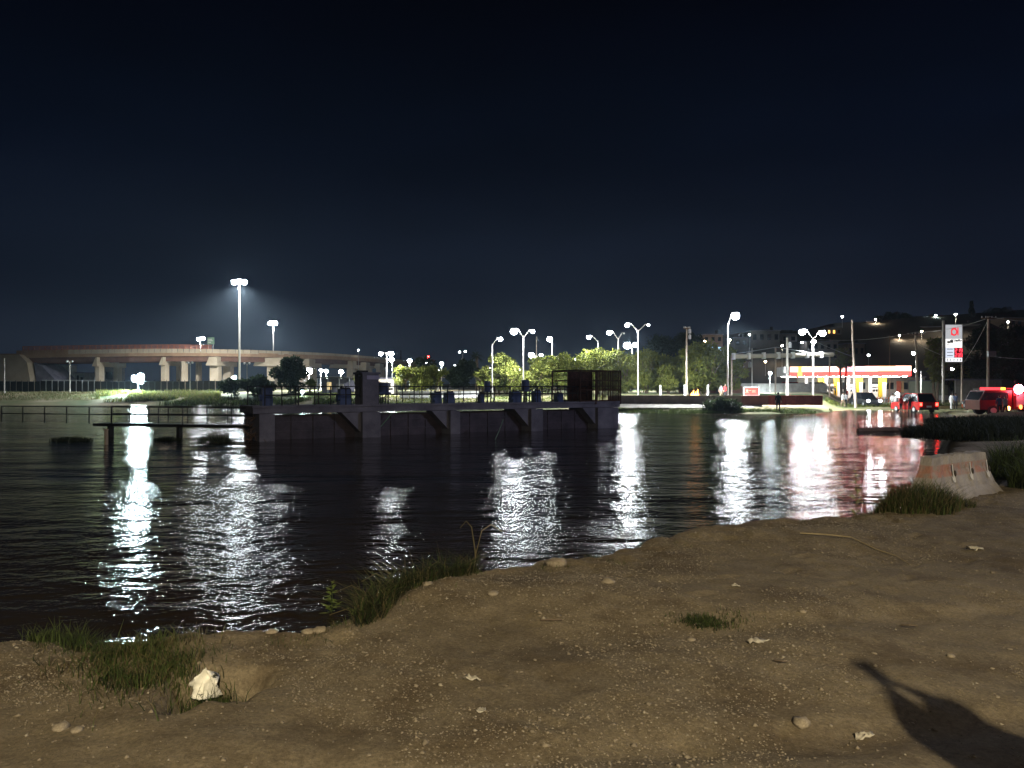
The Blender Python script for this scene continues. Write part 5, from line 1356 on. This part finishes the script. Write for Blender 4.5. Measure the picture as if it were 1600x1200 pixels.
lamp(1203, 108, 586, [(1203, 583, 420, .22, (.75, .9, 1))], 'short bluish lamp post before the grey yard wall', r=.06)
lamp(1431, 102, 553, [(1427, 552, 160, .20)], 'upper hanging lamp on the cross arm pole by the canopy', r=.05, z0=gz(WX(1431, 102), 102))
lamp(1434, 103, 580, [(1430, 579, 200, .20)], 'lower hanging lamp on the cross arm pole by the canopy', r=.05, z0=gz(WX(1434, 103), 103))
# ================================================================ people
def figure(joints, radii, edges, root):
    me = bpy.data.meshes.new('figure'); me.from_pydata(joints, edges, []); me.update()
    o = bpy.data.objects.new('figure', me); COL.objects.link(o)
    sk = o.modifiers.new('skin', 'SKIN'); sk.use_smooth_shade = True
    for i, v in enumerate(me.skin_vertices[0].data):
        v.radius = radii[i] if hasattr(radii[i], '__len__') else (radii[i], radii[i]); v.use_root = (i == root)
    su = o.modifiers.new('subdivision', 'SUBSURF'); su.levels = 2; su.render_levels = 2
    dg = bpy.context.evaluated_depsgraph_get()
    out = bpy.data.meshes.new_from_object(o.evaluated_get(dg))
    bpy.data.objects.remove(o); bpy.data.meshes.remove(me)
    return out
def body_mesh(pose='stand'):
    J = [(0, 0, .95), (0, .0, 1.15), (0, 0, 1.36), (0, 0, 1.50), (0, -.02, 1.60), (0, -.02, 1.70)]
    Rd = [(.15, .115), (.145, .11), (.16, .11), (.055, .055), (.085, .10), (.07, .085)]
    E = [(0, 1), (1, 2), (2, 3), (3, 4), (4, 5)]
    def chain(start, pts, rs):
        p = start
        for q, r in zip(pts, rs):
            J.append(q); Rd.append(r); E.append((p, len(J) - 1)); p = len(J) - 1
        return p
    st = .16 if pose == 'walk' else .0
    for s in (-1, 1):
        chain(0, [(s * .10, 0, .88), (s * .11, -s * st * .6 - .02, .50), (s * .12, -s * st + .02 * (pose != 'walk'), .10), (s * .125, -s * st - .14, .04)], [.10, .068, .045, .04])
        if pose == 'film':
            chain(2, [(s * .19, 0, 1.40), (s * .25, -.10, 1.16), (s * .10, -.36, 1.38), (s * .07, -.42, 1.45)], [.062, .05, .036, .036])
        elif pose == 'walk':
            chain(2, [(s * .19, 0, 1.40), (s * .25, s * .08, 1.14), (s * .26, s * .12 - .08, .90), (s * .26, s * .14 - .10, .82)], [.062, .048, .034, .034])
        else:
            chain(2, [(s * .19, 0, 1.40), (s * .24, .02, 1.14), (s * .25, -.05, .89), (s * .25, -.07, .80)], [.062, .048, .034, .034])
    return figure(J, Rd, E, 0)
BODY = {p: body_mesh(p) for p in ('stand', 'walk', 'film')}
SHM = {}
def shade(c):
    if c not in SHM: SHM[c] = pm('cloth', tuple(v * .85 for v in c), c, 6, .85)
    return SHM[c]
def dress(pose, shirt, pants):
    me = BODY[pose].copy(); me.materials.clear()
    for c in (M['skin'], shade(shirt), shade(pants), M['tyre'], M['hair']): me.materials.append(c)
    for p in me.polygons:
        c = p.center
        if c.z > 1.50: p.material_index = 4 if (c.z > 1.69 or (c.y > .02 and c.z > 1.57)) else 0
        elif c.z > .93 and not (abs(c.x) > .21 and c.z < 1.02): p.material_index = 1
        elif abs(c.x) > .205 and c.z > .74: p.material_index = 0
        elif c.z > .09: p.material_index = 2
        else: p.material_index = 3
        if pose == 'film' and c.y < -.30 and c.z > 1.2: p.material_index = 0
    return me
def face(o):
    m = MB(); m.box((0, -.125, 1.605), (.028, .05, .05), taper=.6); m.build('nose', M['skin'], o)
    for s in (-1, 1):
        m = MB(); m.ball((s * .034, -.108, 1.625), .013, 6, 4); m.build('eye', M['hair'], o)
        m = MB(); m.ball((s * .088, -.005, 1.61), (.014, .03, .035), 6, 4); m.build('ear', M['skin'], o)
    m = MB(); m.box((0, -.112, 1.558), (.05, .015, .012)); m.build('mouth', M['red'], o)
    m = MB(); m.ball((0, .0, 1.68), (.095, .11, .085), 10, 6); m.build('hair', M['hair'], o)
def person(px, d, h, rz, pose, shirt, pants, label, z=None, group='people by the flooded road', detail=True):
    x = WX(px, d); zb = gz(x, d) if z is None else z
    o = bpy.data.objects.new('person', dress(pose, shirt, pants)); COL.objects.link(o)
    o.location = (x, d, zb); o.rotation_euler = (0, 0, rz); o.scale = (h / 1.76,) * 3
    tag(o, label, 'person', group)
    if detail: face(o)
    return o
DK, WH, GY, BL, RD, TN_ = (.015, .015, .018), (.60, .60, .58), (.20, .20, .20), (.03, .05, .10), (.35, .02, .02), (.25, .18, .12)
person(1216, 70.5, 1.9, R(150), 'stand', DK, DK, 'person in black clothes standing alone before the wall end painted with red light', z=gz(WX(1216, 70.5), 70.5))
person(1317, 86, 1.75, R(30), 'walk', WH, TN_, 'person in white top walking by the median grass')
person(1321, 86.5, 1.7, R(-20), 'walk', GY, DK, 'person in grey top close behind the one in white')
person(1395, 82, 1.78, R(180), 'stand', WH, GY, 'person in white top nearest the barricades', z=.05)
person(1400, 79, 1.75, R(160), 'stand', WH, BL, 'person in white top and blue trousers before the round work lamp', z=.02)
person(1408, 74, 1.74, R(200), 'stand', RD, DK, 'person in dark red top standing in the shallow water', z=-.05)
person(1416, 74.5, 1.78, R(10), 'film', GY, TN_, 'person in grey top raising a phone among the group', z=-.05)
person(1422, 73, 1.72, R(170), 'stand', DK, DK, 'person all in black between the group and the red vehicle', z=-.08)
person(1427, 75, 1.76, R(20), 'walk', WH, GY, 'person in white top stepping beside the red vehicle', z=-.05)
person(1486, 76, 1.74, R(90), 'walk', WH, WH, 'person in white clothes walking at the kerbed planter', z=max(gz(WX(1486, 76), 76), 0))
person(1493, 77, 1.7, R(120), 'stand', BL, DK, 'person in dark blue next to the walker in white', z=max(gz(WX(1493, 77), 77), 0))
person(1523, 75.5, 1.72, R(10), 'stand', WH, GY, 'person in white top directly beside the motorcycle', z=max(gz(WX(1523, 75.5), 75.5), 0))
person(1529, 76.5, 1.76, R(-10), 'film', GY, GY, 'person in grey raising a phone beside the motorcycle', z=max(gz(WX(1529, 76.5), 76.5), 0))
person(1562, 61, 1.74, R(150), 'stand', BL, DK, 'person in dark blue standing at the cab of the fire truck', z=max(gz(WX(1562, 61), 61), 0))
person(1571, 60.5, 1.7, R(190), 'walk', GY, DK, 'person in grey passing the fire truck shutters', z=max(gz(WX(1571, 60.5), 60.5), 0))
person(1305, 134, 1.75, R(40), 'stand', (.12, .2, .45), DK, 'station attendant in blue top by the second pump')
person(1323, 133, 1.75, R(-40), 'stand', RD, DK, 'station attendant in red top by a yellow column')
person(1133, 86.6, 1.75, R(20), 'stand', RD, DK, 'person in dark red at the foot of the tall single lamp', z=gz(WX(1133, 86.6), 86.6))
person(1127, 87, 1.7, R(-30), 'stand', GY, TN_, 'person in grey resting near the tall single lamp', z=gz(WX(1127, 87), 87))

# ================================================================ things on the dirt bank
# concrete barrier with faded orange band
bz0 = nz(6.7, 10.9) - .05
B0 = Vector((WX(1470, 10.3), 10.3, 0)); B1_ = Vector((WX(1571, 11.5), 11.5, 0)); bl = (B1_ - B0).length; ba = math.atan2(B1_.y - B0.y, B1_.x - B0.x)
jb = thing('concrete_barrier', 'chipped concrete road barrier with faded orange band on the dirt edge', 'barrier', (B0.x, B0.y, bz0), ba)
Hb = .74
def barrier_mesh():
    prof = [(0, 0), (0, .12), (.10, .26), (.19, .52), (.20, Hb), (.36, Hb), (.38, .52), (.46, .26), (.56, .12), (.56, 0)]
    n = 24; V = []; r = random.Random(4)
    for i in range(n + 1):
        t = i / n
        for (y, z) in prof:
            e0, e1 = .17 * z / Hb, bl - .26 * z / Hb
            x = e0 + (e1 - e0) * t
            j = .012 if 0 < i < n else .022
            V.append((x + r.uniform(-j, j), y + r.uniform(-j, j) * .7, z + (r.uniform(-.018, .006) if z > .5 else r.uniform(-.006, .006))))
    k = len(prof); Fq = [(i * k + q, (i + 1) * k + q, (i + 1) * k + (q + 1) % k, i * k + (q + 1) % k) for i in range(n) for q in range(k)]
    Fq += [tuple(range(k)), tuple(range(n * k + k - 1, n * k - 1, -1))]
    m = MB(); m.add(V, Fq); return m
def barrier_mat():
    m = pm('chipped_barrier_concrete', (.235, .21, .19), (.36, .33, .30), 3.5, .9, .5, 30)
    n, l = m.node_tree.nodes, m.node_tree.links
    b = n["Principled BSDF"]; src = b.inputs["Base Color"].links[0].from_socket
    tc = n.new("ShaderNodeTexCoord"); sp = n.new("ShaderNodeSeparateXYZ"); l.new(tc.outputs["Object"], sp.inputs[0])
    no = n.new("ShaderNodeTexNoise"); no.inputs["Scale"].default_value = 7; no.inputs["Detail"].default_value = 6; l.new(tc.outputs["Object"], no.inputs["Vector"])
    w1 = n.new("ShaderNodeMapRange"); w1.inputs[1].default_value = .425; w1.inputs[2].default_value = .445; l.new(sp.outputs[2], w1.inputs[0])
    w2 = n.new("ShaderNodeMapRange"); w2.inputs[1].default_value = .62; w2.inputs[2].default_value = .60; l.new(sp.outputs[2], w2.inputs[0])
    wn_ = n.new("ShaderNodeMapRange"); wn_.inputs[1].default_value = .40; wn_.inputs[2].default_value = .56; wn_.inputs[3].default_value = .12; wn_.inputs[4].default_value = .62; l.new(no.outputs[0], wn_.inputs[0])
    a = n.new("ShaderNodeMath"); a.operation = 'MULTIPLY'; l.new(w1.outputs[0], a.inputs[0]); l.new(w2.outputs[0], a.inputs[1])
    c = n.new("ShaderNodeMath"); c.operation = 'MULTIPLY'; l.new(a.outputs[0], c.inputs[0]); l.new(wn_.outputs[0], c.inputs[1])
    mx = n.new("ShaderNodeMix"); mx.data_type = 'RGBA'; l.new(c.outputs[0], mx.inputs[0]); l.new(src, mx.inputs[6]); mx.inputs[7].default_value = (.36, .105, .045, 1)
    # mud splashed round the foot
    w3 = n.new("ShaderNodeMapRange"); w3.inputs[1].default_value = .02; w3.inputs[2].default_value = .22; w3.inputs[3].default_value = .8; w3.inputs[4].default_value = 0; l.new(sp.outputs[2], w3.inputs[0])
    c2 = n.new("ShaderNodeMath"); c2.operation = 'MULTIPLY'; l.new(w3.outputs[0], c2.inputs[0]); l.new(no.outputs[0], c2.inputs[1])
    m2 = n.new("ShaderNodeMix"); m2.data_type = 'RGBA'; l.new(c2.outputs[0], m2.inputs[0]); l.new(mx.outputs[2], m2.inputs[6]); m2.inputs[7].default_value = (.13, .09, .055, 1)
    l.new(m2.outputs[2], b.inputs["Base Color"])
    return m
barrier_mesh().build('block', barrier_mat(), jb)
whm = pm('white_drip_paint', (.50, .48, .44), (.62, .60, .55), 20, .8)
for k, f in enumerate((.33, .60, .87)):
    m = MB(); cx_ = bl * f
    # dark blob painting a shadow, with dried white run beside it
    m.add([(cx_ + .02, .172, .60), (cx_ + .05, .172, .61), (cx_ + .045, .162, .52), (cx_ + .035, .150, .46), (cx_ + .045, .130, .40), (cx_ + .03, .115, .345), (cx_ - .02, .118, .35), (cx_ - .04, .128, .38), (cx_ - .03, .150, .45), (cx_ - .01, .135, .41), (cx_ + .012, .155, .48)], [(0, 10, 9, 8, 7, 6, 5, 4, 3, 2, 1)])
    m.build('white_paint_run', whm, jb)
    m = MB(); m.ball((cx_ + .10, .165, .46), (.035, .02, .055), 8, 5); m.build('shadow_blob', M['hill'], jb)
# crumpled white bag in the hole
def crumple(name, label, cat, px, d, w, h, mat, seed, lift=.02, flat=False, n=14, tilt=0, ej=.12):
    r = np.random.default_rng(seed); x = WX(px, d)
    u = np.linspace(-1, 1, n); U, V = np.meshgrid(u, u)
    q = r.normal(size=(n, n)); q = (q + np.roll(q, 1, 0) + np.roll(q, 1, 1)) / 2
    edge = 1 + ej * r.normal(size=(n, n))
    if not flat:
        for _ in range(2): q = (q + np.roll(q, 1, 0) + np.roll(q, -1, 0) + np.roll(q, 1, 1) + np.roll(q, -1, 1)) / 2.6
    X = U * w / 2 * edge * (1 - (.22 if flat else .55) * np.clip(V, 0, 1) ** 1.5 - .15 * V * V); Y = V * h / 2 * edge * (1 - .25 * np.abs(U))
    if flat: P = np.stack([X, Y, lift + q * .012 * (w / .15)], -1)
    else: P = np.stack([X, -.02 + q * .020, lift + h / 2 + Y], -1)
    P = P.reshape(-1, 3); ii = np.arange(n * n).reshape(n, n)
    Fq = np.stack([ii[:-1, :-1], ii[:-1, 1:], ii[1:, 1:], ii[1:, :-1]], -1).reshape(-1, 4)
    o = np_mesh(name, P, Fq, mat, None, not flat); so = o.modifiers.new('thick', 'SOLIDIFY'); so.thickness = .004
    o.location = (x, d, nz(x, d)); o.rotation_euler = (tilt, 0, r.uniform(-.4, .4))
    return tag(o, label, cat)
bagm = pm('printed_white_plastic', (.05, .05, .04), (.66, .64, .56), 19, .5, lo=.40, hi=.44)
crumple('plastic_bag', 'crumpled white plastic bag with dark print at the grassy hole', 'bag', 313, 4.02, .17, .16, bagm, 3, .11, n=11, tilt=R(-22), ej=.04)
paper = pm('dirty_paper', (.28, .25, .20), (.40, .37, .30), 18, .8)
for k, (px, d, w, h, lab, nm, cat) in enumerate([(1149, 5.85, .075, .05, 'small pale scrap of paper lying beyond the lone grass patch', 'paper_scrap', 'litter'), (1184, 4.64, .15, .07, 'torn cream paper scrap below the lone grass patch', 'paper_scrap', 'litter'), 
                                                 (1349, 3.42, .09, .04, 'narrow curled paper scrap at the edge of the long shadow', 'paper_scrap', 'litter'), (738, 4.0, .10, .035, 'thin pale wood chip shaped litter on the open dirt', 'paper_scrap', 'litter'), (752, 3.6, .04, .06, 'tiny upright white scrap on the open dirt', 'paper_scrap', 'litter'),
                                                 (1523, 7.4, .14, .08, 'pinkish flat scrap beyond the twig', 'paper_scrap', 'litter')]):
    crumple(nm, lab, cat, px, d, w, h, paper, 20 + k, .012, True, 8)
# twigs
def twig(pts, r, label, mat=None):
    P = [Vector((WX(px, d), d, nz(WX(px, d), d) + .012 + up)) for px, d, up in pts]
    c = P[0].copy(); m = MB(); m.tube([p - c for p in P], r, r * .5, 5)
    return tag(m.build('twig', mat or M['blade_dry'], loc=c), label, 'twig', 'twigs on the dirt')
twig([(1250, 7.75, .01), (1290, 7.7, .02), (1330, 7.6, .02), (1370, 7.3, .01), (1400, 7.1, .01), (1422, 6.85, 0)], .008, 'long pale twig lying across the dirt near the barrier', pm('pale_twig', (.20, .16, .09), (.26, .21, .12), 8, .9))
twig([(1408, 5.05, 0), (1420, 5.0, .01), (1434, 5.02, 0)], .008, 'short black twig between the lone grass and the long shadow', M['bark'])
twig([(1210, 4.22, 0), (1222, 4.18, .01), (1230, 4.2, 0)], .007, 'little black twig to the side of the shadow', M['bark'])
twig([(845, 5.0, 0), (862, 4.98, .008), (878, 5.0, 0)], .009, 'dark broken twig under the gravel ridge', M['bark'])
twig([(605, 5.95, .01), (640, 5.88, .03), (660, 5.8, .01)], .010, 'bleached stick at the foot of the weed patch', M['blade_dry'])
for k, (a, b) in enumerate([((366, 3.86), (374, 3.80)), ((372, 3.88), (382, 3.84)), ((378, 3.9), (386, 3.92))]):
    twig([(a[0], a[1], -.06), ((a[0] + b[0]) / 2, a[1] - .01, .0), (b[0], b[1], .0)], .008, 'pale bare root sticking out of the hole wall', M['blade_dry'])
# stones one can pick out, and the gravel between them
def stone_mesh(seed):
    r = random.Random(seed); random.seed(seed); m = MB(); m.ball((0, 0, 0), (1, .8, .55), 8, 5, .22); me = m.build('stone', pm('pale_stone', (.17, .14, .10), (.28, .235, .17), 5, .9) if 'pale_stone' not in bpy.data.materials else bpy.data.materials['pale_stone'], None, True)
    d_ = me.data; bpy.data.objects.remove(me); return d_
SM = [stone_mesh(k) for k in range(6)]
random.seed(31)
sp_ = [(870, 6.78, .105, 'largest pale boulder half buried at the water edge'), (425, 4.83, .045, 'rounded stone on the bank rim before the weed patch'), (482, 4.87, .05, 'rounded stone beside the split on the bank rim'), (500, 4.86, .05, 'pale stone on the rim just before the slope'), (668, 5.72, .05, 'stone at the foot of the weed patch'), (640, 5.85, .05, 'stone leaning by the bleached stick'),
       (770, 5.45, .045, 'grey stone in the gravel berm'), (1080, 4.78, .035, 'orange brown round stone below the lone grass patch'), (950, 5.85, .06, 'grey cobble at the gravel ridge'), (1252, 3.5, .05, 'flat pale stone to the side of the long shadow'), (1485, 4.4, .028, 'small pale stone near the top of the long shadow'), (120, 3.38, .03, 'pale stone in the near corner litter'), (95, 3.42, .045, 'wide flat stone in the near corner litter'), (1254, 5.2, .03, 'yellowish pebble beside the cream scrap')]
for px, d, s, lab in sp_:
    x = WX(px, d); o = bpy.data.objects.new('stone', random.choice(SM)); COL.objects.link(o); o.location = (x, d, nz(x, d) + s * .12); o.scale = (s, s, s * .8); o.rotation_euler = (0, 0, random.uniform(0, 6)); tag(o, lab, 'stone', 'stones on the dirt')
n = 0
while n < 80:
    d = random.uniform(2.9, 9.0); px = random.uniform(0, 1600); x = WX(px, d)
    if d > float(edge_d(x)) - .03: continue
    s = random.uniform(.005, .013); o = bpy.data.objects.new('stone', random.choice(SM)); COL.objects.link(o); o.location = (x, d, nz(x, d) + s * .15); o.scale = (s * random.uniform(.8, 1.5), s, s * .7); o.rotation_euler = (0, 0, random.uniform(0, 6))
    tag(o, 'small loose stone lying on the bare dirt', 'stone', 'small loose stones on the dirt'); n += 1
def gravel(n):
    P = []
    dd = rng.uniform(2.6, 11.5, n * 3); pp = rng.uniform(-100, 1700, n * 3); X = (pp - CX) / F * dd
    e = edge_d(X); s = dd - e
    dens = .25 + 1.6 * (vnoise(X, dd, .8, 41) > .08) + 1.5 * np.exp(-((s + .5) / .5) ** 2)
    keep = (rng.uniform(0, 3.2, n * 3) < dens) & (s < .35)
    X, dd = X[keep][:n], dd[keep][:n]; Z = near_z(X, dd)
    k = len(X); sz = .0036 * np.exp(rng.normal(0, .5, k))
    base = np.array([(1, 0, 0), (0, 1, 0), (-1, 0, 0), (0, -1, 0), (0, 0, .7), (0, 0, -.6)], float)
    a = rng.uniform(0, 6.28, k); c, s_ = np.cos(a), np.sin(a); st = rng.uniform(.6, 1.6, k)
    V = base[None] * rng.uniform(.7, 1.25, (k, 6, 1)) * sz[:, None, None]
    V[:, :, 0] *= st[:, None]
    VX = V[:, :, 0] * c[:, None] - V[:, :, 1] * s_[:, None]; VY = V[:, :, 0] * s_[:, None] + V[:, :, 1] * c[:, None]
    V = np.stack([VX + X[:, None], VY + dd[:, None], V[:, :, 2] + Z[:, None] + sz[:, None] * .2], -1).reshape(-1, 3)
    f = np.array([(0, 1, 4), (1, 2, 4), (2, 3, 4), (3, 0, 4), (1, 0, 5), (2, 1, 5), (3, 2, 5), (0, 3, 5)])
    Fq = (np.arange(k) * 6)[:, None, None] + f[None]
    g1, g2, g3 = pm('gravel_dark', (.12, .098, .07), (.18, .15, .11), 40, .9), pm('gravel_tan', (.165, .135, .095), (.23, .19, .135), 40, .9), pm('gravel_pale', (.21, .18, .135), (.30, .265, .20), 40, .9)
    return np_mesh('gravel', V, Fq.reshape(-1, 3), [g1, g2, g1, g2, g2, g1, g2, g3])
GR = gravel(60000)
mi = np.repeat(rng.integers(0, 8, len(GR.data.polygons) // 8), 8).astype(np.int32); GR.data.polygons.foreach_set('material_index', mi)
tag(GR, 'loose gravel scattered over the dirt bank', 'gravel', None, 'stuff')

# ================================================================ behind the camera: street lamp and the person whose shadow falls in the picture
px_, py_ = 2.20, .97
zf = nz(px_, py_)
J = [(0, 0, .95), (0, 0, 1.15), (0, 0, 1.36), (0, .0, 1.49), (0, .03, 1.60), (0, .03, 1.69)]
Rd = [(.175, .13), (.17, .125), (.19, .13), (.085, .085), (.115, .12), (.10, .105)]
E = [(0, 1), (1, 2), (2, 3), (3, 4), (4, 5)]
def chain(start, pts, rs):
    p = start
    for q, r in zip(pts, rs): J.append(q); Rd.append(r); E.append((p, len(J) - 1)); p = len(J) - 1
    return p
for s in (-1, 1): chain(0, [(s * .09, 0, .88), (s * .10, .02, .50), (s * .11, -.02, .10), (s * .12, .12, .04)], [.10, .068, .045, .04])
hl = chain(2, [(-.19, 0, 1.40), (-.17, .13, 1.30), (-.15, .18, 1.47), (-.15, .23, 1.54)], [.115, .12, .09, .05])
hr = chain(2, [(.20, 0, 1.40), (.24, .08, 1.18), (.02, .28, 1.46), (-.04, .28, 1.54)], [.085, .068, .046, .04])
for k in range(4):
    chain(hl, [(-.185 + k * .013, .24, 1.585 + k * .006), (-.155 + k * .012, .25, 1.625 + k * .008)], [.009, .008])
    chain(hr, [(-.045 - k * .013, .29, 1.585 + k * .006), (-.065 - k * .012, .285, 1.625 + k * .008)], [.009, .008])
me = figure(J, Rd, E, 0)
BODY['self'] = me
for c in (M['skin'], shade((.08, .09, .12)), shade((.05, .06, .09)), M['tyre'], M['hair']): me.materials.append(c)
for p in me.polygons:
    c = p.center
    p.material_index = (4 if (c.z > 1.68 or c.y < -.01) and abs(c.x) < .12 else 0) if c.z > 1.47 else 1 if c.z > .93 else 2 if c.z > .09 else 3
o = bpy.data.objects.new('person', me); COL.objects.link(o); o.location = (px_, py_, zf); tag(o, 'person holding up a phone, whose long shadow falls across the dirt', 'person')
ph = MB(); ph.box((px_ - .115, py_ + .265, zf + 1.70), (.075, .01, .165), rz=R(8)); tag(ph.build('phone', M['black_steel']), 'phone held upright by the person casting the long shadow', 'phone')
def near_lamp(x, y, h, watts, col, r, label):
    zb = nz(x, y); t = thing('street_lamp', label, 'lamp', (x, y, zb), 0, 'street lamps behind the viewer')
    m = MB(); m.cyl((0, -1.2, -.3), (0, -1.2, h), .10, .07, 10); m.build('pole', M['pole_paint'], t)
    m = MB(); m.tube([(0, -1.2, h - .2), (0, -.7, h + .2), (0, -.2, h + .25)], .04, n=6); m.build('arm', M['pole_paint'], t)
    m = MB(); m.box((0, 0, h + .27), (.34, .8, .12)); m.build('lamp_head', M['galv'], t)
    ld = bpy.data.lights.new('lamp_light', 'SPOT'); ld.energy = watts; ld.spot_size = R(174); ld.spot_blend = .14; ld.color = col; ld.shadow_soft_size = r
    lo = bpy.data.objects.new('lamp_light', ld); COL.objects.link(lo); lo.parent = t; lo.location = (0, 0, h + .10)
near_lamp(2.35, -8.6, 7.3, NEARW, (1.0, .85, .57), .12, 'warm street lamp standing behind the viewer that lights the dirt bank')
near_lamp(-.6, -9.8, 7.6, NEARW * .12, (1.0, .84, .62), .14, 'weaker warm street lamp standing behind the viewer')
near_lamp(27, 19, 9.0, NEARW * .8, (.66, .72, 1.0), .2, 'added bluish fill lamp for the sluice, unseen beyond the bushes')  # unseen lamp, added to light the sluice front
